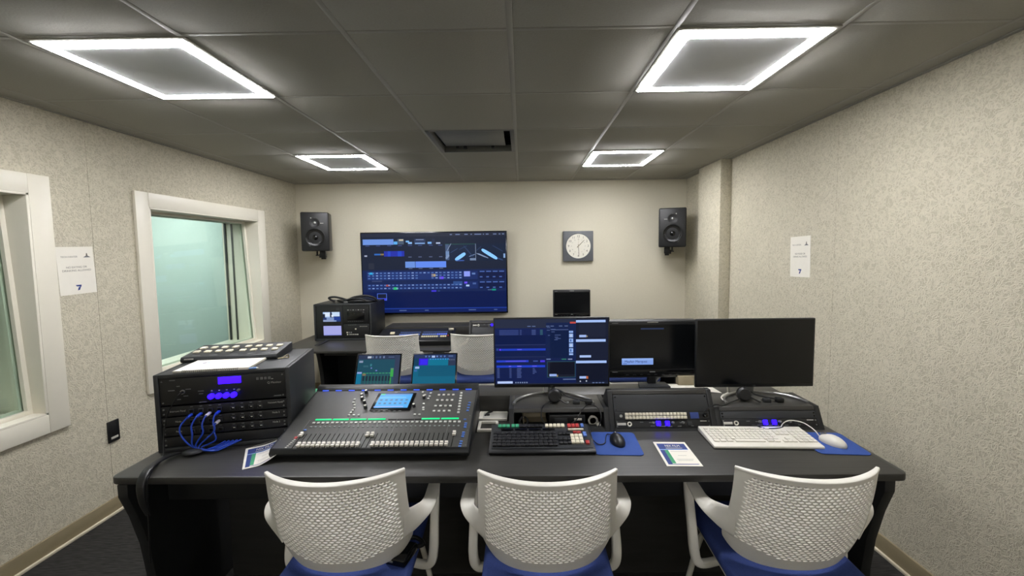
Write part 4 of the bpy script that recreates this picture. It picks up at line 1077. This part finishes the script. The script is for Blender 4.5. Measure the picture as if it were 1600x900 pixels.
# inside the centre bay
t = thing('interface_box', 'black interface box with a white sticker inside the open centre bay', 'electronics box', (.21, 1.975, FZ+.0008), R(-2))
b = MB(); b.box((0, 0, .034), (.17, .15, .066), M_BLK, .006); b.build('body', t)
b = MB(); b.box((.05, -.0757, .047), (.036, .002, .010), M_PAPER, .0005); b.build('sticker', t)
b = MB(); b.box((-.03, -.0757, .035), (.06, .003, .035), M_DKG, .002); b.box((.05, -.0757, .02), (.05, .003, .018), M_DKG, .002); b.build('front_inset', t)
t = thing('tan_carton', 'tan carton lying open inside the centre bay, left of the interface box', 'carton', (.055, 1.985, FZ+.0008), R(3))
b = MB(); b.box((0, 0, .003), (.12, .10, .005), M_TAN, .001); b.box((0, .048, .03), (.12, .004, .055), M_TAN, .001); b.box((-.058, 0, .025), (.004, .1, .045), M_TAN, .001); b.build('carton_body', t)
def coil(label, loc, m, r, n, rz=0, tail=None):
    b = MB(); pts = []
    for k in range(n*10+1):
        a = 2*math.pi*k/10; rr_ = r*(1+.12*math.sin(k*1.7)); pts.append((rr_*math.cos(a), rr_*.35*math.sin(a)+.0005*k*.2, r+rr_*math.sin(a)*.9+.004+.001*k/10))
    if tail: pts += tail
    b.tube(pts, .0032, m, 7, 3); o = b.build('cable_coil', loc=loc, rotz=rz); tag(o, label, 'cable'); return o
o = coil('white coiled cable in the centre bay, right of the interface box', (.335, 1.93, FZ+.001), M_WHT, .020, 3)
b = MB(); b.box((.022, -.012, .012), (.02, .03, .018), M_WHT, .003); b.build('connector', o)
o = coil('black and white coiled lead in the centre bay beside the tan carton', (.0, 1.93, FZ+.001), M_BLK, .020, 3)
b = MB(); b.box((-.02, -.012, .010), (.022, .026, .014), M_WHT, .003); b.build('connector', o)
b = MB(); b.tube([(.155, 1.985, SZ+.012), (.10, 1.94, SZ+.008), (.085, 1.888, SZ-.004), (.085, 1.868, .845), (.11, 1.862, .815), (.18, 1.858, .806), (.24, 1.862, .835), (.275, 1.885, .878), (.315, 1.95, SZ+.006), (.345, 1.93, SZ+.006), (.36, 1.89, SZ-.004), (.362, 1.868, .845), (.35, 1.872, .80)], .0026, M_RUB, 7)
tag(b.build('headset_lead'), 'thin black lead draped across the front of the open centre bay', 'cable')
b = MB(); b.tube([(1.085, 1.985, SZ+.020), (1.0, 1.945, SZ+.010), (.95, 1.92, SZ+.004), (.905, 1.905, .89), (.86, 1.905, .86), (.845, 1.90, .84)], .0028, M_RUB, 7)
tag(b.build('headset_lead'), 'black lead slanting from the right headset down to the button panel', 'cable')
b = MB(); b.tube([(1.06, 1.862, .808), (1.07, 1.845, .812), (1.10, 1.83, .806), (1.15, 1.828, .806), (1.19, 1.842, .806), (1.2, 1.858, .808)], .0025, M_RUB, 7)
tag(b.build('headset_lead'), 'short black lead looping before the right low bay over the white keyboard', 'cable')
b = MB(); b.tube([(1.065, 2.12, SZ+.1), (1.06, 2.10, SZ+.05), (1.05, 2.07, SZ+.015), (1.01, 2.04, SZ+.01), (.985, 2.0, SZ+.008), (.99, 1.955, SZ+.006)], .0042, M_WHT, 8)
tag(b.build('white_cable'), 'white cable curling down beside the stand of the blank right monitor', 'cable')
b = MB(); b.tube([(.107, 2.13, SZ+.10), (.107, 2.125, SZ+.05), (.108, 2.12, SZ+.004)], .003, M_WHT, 8)
tag(b.build('white_cable'), 'thin white cable dropping behind the stand of the lit monitor', 'cable')

# between mixer and black keyboard
t = thing('paper_packet', 'flat white packet with a black clip on the desk right of the mixer', 'packet', (-.155, 2.045, FZ+.0006), R(-2))
b = MB(); b.box((0, 0, .007), (.148, .095, .013), M_PAPER, .003); b.box((.01, -.005, .0142), (.12, .07, .0015), M_LGT, .0005, rot=Matrix.Rotation(R(2), 4, 'Z')); b.build('packet_body', t)
b = MB(); b.tube([(-.04, -.02, .018), (-.03, .0, .022), (-.02, .02, .02), (-.01, .035, .018)], .005, M_BLK); b.box((-.03, -.01, .018), (.026, .014, .008), M_BLK, .003); b.build('black_clip', t)
t = thing('white_bracket', 'white C-shaped plastic bracket on the desk behind the black keyboard', 'bracket', (-.172, 1.925, FZ+.0006), 0)
b = MB(); b.box((-.042, -.005, .008), (.014, .10, .015), M_WHT, .004); b.box((.0, .04, .008), (.095, .012, .015), M_WHT, .004); b.box((-.005, -.05, .008), (.085, .014, .015), M_WHT, .004); b.box((.042, .028, .008), (.012, .03, .015), M_WHT, .004); b.build('frame', t)

# ------------------------------------------------------------------ keyboards and mice
t = thing('editing_keyboard', 'large black editing keyboard with green, red, white and blue keys', 'keyboard', (.076, 1.752, FZ+.0015), R(0))
kw, kd = .446, .205
b = MB(); b.prism([(-kd/2, .002), (-kd/2-.004, .012), (-kd/2+.004, .018), (kd/2-.006, .046), (kd/2, .04), (kd/2, .002)], -kw/2, kw/2, M_BLK, 'X', .002)
b.prism([(-kd/2+.016, .0205), (kd/2-.012, .0445), (kd/2-.012, .0455), (-kd/2+.016, .0215)], -kw/2+.01, kw/2-.01, M_DKG, 'X'); b.build('body', t)
ks = math.atan2(.028, kd-.01)
def kz(y): return .0198+(y+kd/2-.004)*.028/(kd-.01)
protos = {}
nkey = [0]; extra = MB()
def key(x, y, w_, d_, m, par, zf, tilt, nm='key', cnt=nkey, ex=extra, h=.008):
    if cnt[0] >= 98:
        ex.box((x, y, zf(y)+h/2), (w_, d_, h), m, .0018, rot=Matrix.Rotation(tilt, 4, 'X')); return
    cnt[0] += 1
    k = (w_, d_, m.name, nm)
    loc = (x, y, zf(y)+h/2)
    if k not in protos:
        q = MB(); q.box((0, 0, 0), (w_, d_, h), m, .0018); o = q.build(nm, par); protos[k] = o; o.location = loc; o.rotation_euler = (tilt, 0, 0)
    else: rep(protos[k], par, loc, (tilt, 0, 0))
# coloured function row
yr = .073
for k in range(3): key(-.185+k*.0185, yr, .0155, .022, M_GRNK, t, kz, ks, 'function_key')
for k in range(2): key(-.124+k*.0185, yr, .0155, .022, M_GRNK, t, kz, ks, 'function_key')
for k in range(2): key(-.090+k*.0175, yr, .016, .022, M_BLKM, t, kz, ks, 'function_key')
for k in range(4): key(-.052+k*.0175, yr, .016, .022, M_BLKM, t, kz, ks, 'function_key')
for k in range(5): key(.029+k*.0182, yr, .0152, .025, M_KEYW, t, kz, ks, 'function_key')
for k in range(3): key(.131+k*.018, yr-.002, .0155, .026, M_RED, t, kz, ks, 'function_key')
key(.19, yr-.001, .013, .026, M_BLUK, t, kz, ks, 'function_key')
key(.157, .040, .07, .010, M_KEYW, t, kz, ks, 'wide_key')
# main block: 5 rows
for r_ in range(5):
    for c_ in range(14): key(-.202+c_*.0198+(r_ % 3)*.002, .018-r_*.0215, .0172, .0175, M_BLKM, t, kz, ks)
for c_ in range(3): key(.085+c_*.0185-.003, .012, .0165, .019, M_BLKM, t, kz, ks)
for r_ in range(3):
    for c_ in range(3): key(.135+c_*.0182, -.006-r_*.0225, .0162, .020, M_KEYW, t, kz, ks, 'number_key')
for c_ in range(2): key(.150+c_*.0182, .018, .0162, .014, M_RED, t, kz, ks, 'number_key')
key(.192, .004, .016, .032, M_BLUK, t, kz, ks, 'number_key'); key(.195, -.055, .016, .022, M_RED, t, kz, ks, 'number_key')
for c_ in range(3): key(.082+c_*.0185, -.03, .0165, .018, M_BLKM, t, kz, ks)
for c_ in range(3): key(.082+c_*.0185, -.055, .0165, .018, M_BLKM, t, kz, ks)
o = extra.build('keys', t); o['kind'] = 'stuff'
b = MB()
for k in range(4): b.box((-.15+k*.062, .047, kz(.047)+.003), (.055, .010, .004), M_BLKG, .001, rot=Matrix.Rotation(ks, 4, 'X'))
b.build('strip_key', t)

t = thing('white_keyboard', 'white full-size keyboard on the desk under the blank right monitor', 'keyboard', (1.035, 1.768, FZ+.0038), R(-2))
kw, kd = .455, .178
b = MB(); b.prism([(-kd/2, 0), (-kd/2, .008), (-kd/2+.004, .011), (kd/2-.004, .022), (kd/2, .018), (kd/2, 0)], -kw/2, kw/2, M_WHT, 'X', .002)
b.prism([(-kd/2+.014, .0115), (kd/2-.020, .0205), (kd/2-.020, .0198), (-kd/2+.014, .0108)], -kw/2+.012, kw/2-.012, M_BTN, 'X'); b.build('body', t)
ks2 = math.atan2(.011, kd-.008)
def kz2(y): return .0106+(y+kd/2-.004)*.011/(kd-.008)
cnt2 = [0]; ex2 = MB(); protos = {}
def k2(x, y, w_, d_=.0172): key(x, y, w_, d_, M_WHT, t, kz2, ks2, 'key', cnt2, ex2, .006)
for c_ in range(13): k2(-.205+c_*.0225+(.004*(c_ > 0)), .058, .017, .012)
for r_ in range(4):
    for c_ in range(14): k2(-.206+c_*.0201+r_*.0015, .036-r_*.0205, .0178)
for x, w_ in ((-.2, .024), (-.172, .024), (-.144, .024), (-.058, .125), (.028, .024), (.055, .024)): k2(x, .036-4*.0205, w_)
for r_ in range(2):
    for c_ in range(3): k2(.0905+c_*.0195, .036-r_*.0205, .0178)
for c_ in range(3): k2(.0905+c_*.0195, .036-4*.0205, .0178)
k2(.11, .036-3*.0205, .0178)
for r_ in range(5):
    for c_ in range(4): k2(.155+c_*.0193, .036-r_*.0205, .0172)
o = ex2.build('keys', t); o['kind'] = 'stuff'

def mat_(label, x, y, w_, d_, rz):
    o = MB()
    o.prism(rounded_poly([(-w_/2, -d_/2), (w_/2, -d_/2), (w_/2, d_/2), (-w_/2, d_/2)], .022), 0, .003, M_MAT, 'Z', .0008)
    return tag(o.build('mouse_mat', loc=(x, y, FZ+.0004), rotz=rz), label, 'mouse mat', 'blue mouse mats')
mat_('blue mouse mat under the black mouse beside the black keyboard', .402, 1.748, .20, .215, R(-3))
mat_('blue mouse mat under the white mouse at the right end of the desk', 1.325, 1.732, .205, .205, R(-5))
def mouse(label, loc, rz, m, m2, pts, cable_m):
    t = thing('computer_mouse', label, 'mouse', loc, rz, None)
    b = MB(); tm = bmesh.new(); bmesh.ops.create_uvsphere(tm, u_segments=24, v_segments=16, radius=.5)
    for v in tm.verts:
        y = v.co.y*2
        v.co.x *= .062*(1-.12*y*(1 if y > 0 else .3)); v.co.z = max(v.co.z, -.12)*.062*(1-.18*y*y) if v.co.z > 0 else max(v.co.z, -.1)*.06; v.co.y *= .108
        v.co.z += .006
    b.add(tm, m); b.build('shell', t)
    b = MB(); b.cyl((0, .03, .027), .0085, .006, m2, 'X', seg=16); b.build('wheel', t)
    b = MB(); b.box((0, .032, .0245), (.0012, .036, .012), m2); b.build('button_split', t)
    b = MB(); b.tube(pts, .0022, cable_m, 7); b.build('cord', t)
    return t
mouse('black corded mouse on the blue mat beside the black keyboard', (.410, 1.752, FZ+.0042), R(6), M_BLK, M_BLKG,
      [(0, .052, .008), (-.02, .075, .004), (-.035, .05, .004), (-.06, -.01, .004), (-.09, -.012, .003), (-.11, .03, .012), (-.118, .065, .016), (-.12, .1, .020)], M_RUB)
mouse('white corded mouse on the blue mat at the right end of the desk', (1.328, 1.722, FZ+.0042), R(25), M_WHT, M_GRY,
      [(0, .052, .010), (.004, .08, .030), (-.0, .125, .045), (-.03, .165, .045), (-.065, .175, .03), (-.095, .165, .012)], M_WHT)

# ------------------------------------------------------------------ rear desk equipment
t = thing('camera_rack', 'black rack on the rear desk with two small lit screens, left of the television', 'rack cabinet', (-1.842, 4.36, BZ+.001), R(1))
w_, d_, h_ = .585, .44, .375; f = -d_/2
b = MB(); b.bx(-w_/2, -w_/2+.018, f, -f, 0, h_, M_DKG, .003); b.bx(w_/2-.018, w_/2, f, -f, 0, h_, M_DKG, .003); b.bx(-w_/2+.018, w_/2-.018, f, -f, h_-.018, h_, M_DKG, .003); b.bx(-w_/2+.018, w_/2-.018, f, -f, 0, .018, M_DKG, .003); b.bx(-w_/2+.018, w_/2-.018, -f-.01, -f, .018, h_-.018, M_BLKM); b.build('case', t)
X = lambda u: -w_/2+u*w_
Z = lambda v: h_*(1-v)
fy = f+.004
b = MB(); b.bx(X(.04), X(.5), fy, fy+.012, Z(.98), Z(.04), M_BLKM, .002); b.box((X(.42), fy-.001, Z(.14)), (.03, .002, .02), M_DKG); mu = b.build('monitor_unit', t)
b = MB(); b.bx(X(.505), X(.96), fy, fy+.012, Z(.54), Z(.04), M_BLK, .002); b.bx(X(.58), X(.88), fy-.002, fy+.002, Z(.45), Z(.22), M_BLKG, .002)
for k in range(7): b.box((X(.6+k*.045), fy-.0028, Z(.165)), (.014, .002, .006), M_DIM if k % 2 else M_LGT)
for k in range(8): b.box((X(.6+k*.035), fy-.0028, Z(.48)), (.012, .002, .003), M_DIM)
b.build('recorder_unit', t)
b = MB(); b.bx(X(.505), X(.96), fy, fy+.012, Z(.98), Z(.55), M_BLKM, .002)
for k in range(5): b.box((X(.80+k*.028), fy-.001, Z(.62)), (.01, .002, .004), M_LGT); b.box((X(.60+k*.03), fy-.001, Z(.58)), (.01, .002, .003), M_DIM)
cu_ = b.build('control_unit', t)
for k in range(6):
    b = MB(); b.box((X(.575+k*.033+(.01 if k else 0)), fy-.002, Z(.84)), (.012, .005, .010), M_LGT if k else M_KEYW, .001); b.build('button', cu_)
for k in range(4):
    b = MB(); b.box((X((.57, .605, .64, .72)[k]), fy-.002, Z((.785, .785, .785, .69)[k])), (.014, .005, .012), M_KEYW if k in (0, 3) else M_DIM, .001); b.build('button', cu_)
b = MB(); x0, x1 = X(.16), X(.465)
ui(b, [(0, 0, 100, 100, G('#22386e')), (0, 0, 40, 55, G('#a9c4ec')), (8, 5, 42, 45, G('#dbe8fa')), (0, 20, 12, 60, G('#1a2038')), (50, 0, 95, 45, G('#c8dcf4')), (40, 10, 52, 60, G('#20263c')), (20, 55, 75, 100, G('#7f96c4')), (62, 50, 100, 85, G('#1f3c8c')), (0, 80, 60, 100, G('#8e9cc0')), (48, 30, 60, 50, G('#e2ecfa'))], 0, 100, 0, 100, x0, x1, Z(.48), Z(.215), fy-.002); b.build('picture_screen', mu)
b = MB(); ui(b, [(0, 0, 100, 100, G('#a6a8e4')), (0, 90, 100, 100, G('#8c92dc'))], 0, 100, 0, 100, x0, X(.47), Z(.855), Z(.595), fy-.002); b.build('lavender_screen', mu)
t = thing('gear_bag', 'black soft bag with coiled straps on top of the rear rack', 'bag', (-1.77, 4.33, BZ+h_+.001), R(2))
b = MB(); tm = bmesh.new(); bmesh.ops.create_uvsphere(tm, u_segments=28, v_segments=14, radius=.5)
for v in tm.verts:
    v.co.z = (max(v.co.z, -.3)+.3)*.058*(1+.25*math.sin(v.co.x*9+1)); v.co.x *= .44; v.co.y *= .24; v.co.x += .02
b.add(tm, M_BLK); b.build('body', t)
b = MB(); b.tube([(-.20, -.06, .01), (-.255, -.07, .05), (-.2, -.075, .062), (-.12, -.09, .05), (-.05, -.10, .035), (.02, -.09, .06), (.13, -.08, .072), (.21, -.07, .05), (.24, -.06, .02)], .011, M_BLKM, 8); b.build('strap', t)
b = MB(); b.tube([(-.1, -.11, .02), (-.02, -.115, .045), (.06, -.115, .05), (.14, -.105, .03)], .006, M_DKG, 8); b.box((-.06, -.125, .012), (.04, .006, .016), M_GRY, .002); b.build('buckle_strap', t)

t = thing('video_switcher', 'long production switcher panel with lit white and blue buttons on the rear desk', 'video switcher', (-1.055, 4.0, BZ+.0015), R(2))
b = MB(); b.prism([(-.15, 0), (-.155, .045), (-.14, .055), (.13, .115), (.15, .10), (.15, 0)], -.36, .38, M_BLK, 'X', .004); b.build('body', t)
sl = math.atan2(.06, .27); rs = Matrix.Rotation(sl, 4, 'X')
def sw(y): return .055+(y+.14)*.06/.27
pb = {}
for r_ in range(3):
    for c_ in range(22):
        x = -.15+c_*.0205+(.02 if c_ > 9 else 0); y = -.07+r_*.05
        m = glow('#e8e0c0', .8) if r_ == 0 and c_ < 18 else glow('#6f86c8', .9) if r_ == 1 else glow('#56689c', .6)
        if r_ == 0 and c_ == 8: m = glow('#3cc8a0', .9)
        if c_ > 16 and r_ == 1: m = glow('#6a80f0', 1.1)
        if c_ > 18 and r_ == 0: m = glow('#e6d8b0', 1.0)
        key_ = m.name
        loc = (x, y, sw(y)+.004)
        if key_ not in pb:
            q = MB(); q.box((0, 0, 0), (.016, .02, .008), m, .002); o = q.build('lit_button', t); o.location = loc; o.rotation_euler = (sl, 0, 0); pb[key_] = o
        else: rep(pb[key_], t, loc, (sl, 0, 0))
b = MB(); b.box((-.235, .02, sw(.02)+.006), (.04, .03, .012), glow('#efe3c0', .9), .003, rot=rs); b.build('lamp_key', t)
b = MB(); b.box((.345, .0, sw(.0)+.012), (.02, .12, .02), M_BLKG, .003, rot=rs); b.box((.345, .03, sw(.03)+.03), (.05, .016, .02), M_KEYW, .003, rot=rs); b.build('fader_bar', t)
b = MB(); b.box((.325, -.06, sw(-.06)+.004), (.014, .014, .008), M_RED, .002, rot=rs); b.build('red_button', t)
b = MB(); b.tube([(-.60, 3.80, BZ+.01), (-.57, 3.86, BZ+.012), (-.55, 3.93, BZ+.02), (-.53, 3.99, BZ+.045)], .010, M_WHT, 8); tag(b.build('white_cable'), 'thick white cable on the rear desk between the two chairs', 'cable')

# ------------------------------------------------------------------ camera
cam = bpy.data.cameras.new('camera'); co = bpy.data.objects.new('camera', cam); COL.objects.link(co)
f_, pit, yaw, rol, sx_, sy_, h_ = 640.6, .0684, -.008, .0127, 10.47, -12.45, 1.6238
cam.sensor_width = 36; cam.lens = f_*36/1600; cam.shift_x = -sx_/1600; cam.shift_y = sy_/1600; cam.clip_start = .02
cy, sw_, c_, s_ = math.cos(yaw), math.sin(yaw), math.cos(pit), math.sin(pit)
right = Vector((cy, -sw_, 0)); fwd = Vector((sw_*c_, cy*c_, -s_)); up = Vector((sw_*s_, cy*s_, c_))
r2 = right*math.cos(rol)-up*math.sin(rol); u2 = right*math.sin(rol)+up*math.cos(rol)
m4 = Matrix((r2, u2, -fwd)).transposed().to_4x4(); m4.translation = (0, 0, h_); co.matrix_world = m4
SC.camera = co

# ------------------------------------------------------------------ light and view
wd = bpy.data.worlds.new('world'); SC.world = wd; wd.use_nodes = True
wd.node_tree.nodes['Background'].inputs['Color'].default_value = (.5, .52, .55, 1); wd.node_tree.nodes['Background'].inputs['Strength'].default_value = .05
vs = SC.view_settings; vs.view_transform = 'Standard'; vs.look = 'None'; vs.exposure = 0; vs.gamma = 1; vs.use_curve_mapping = False
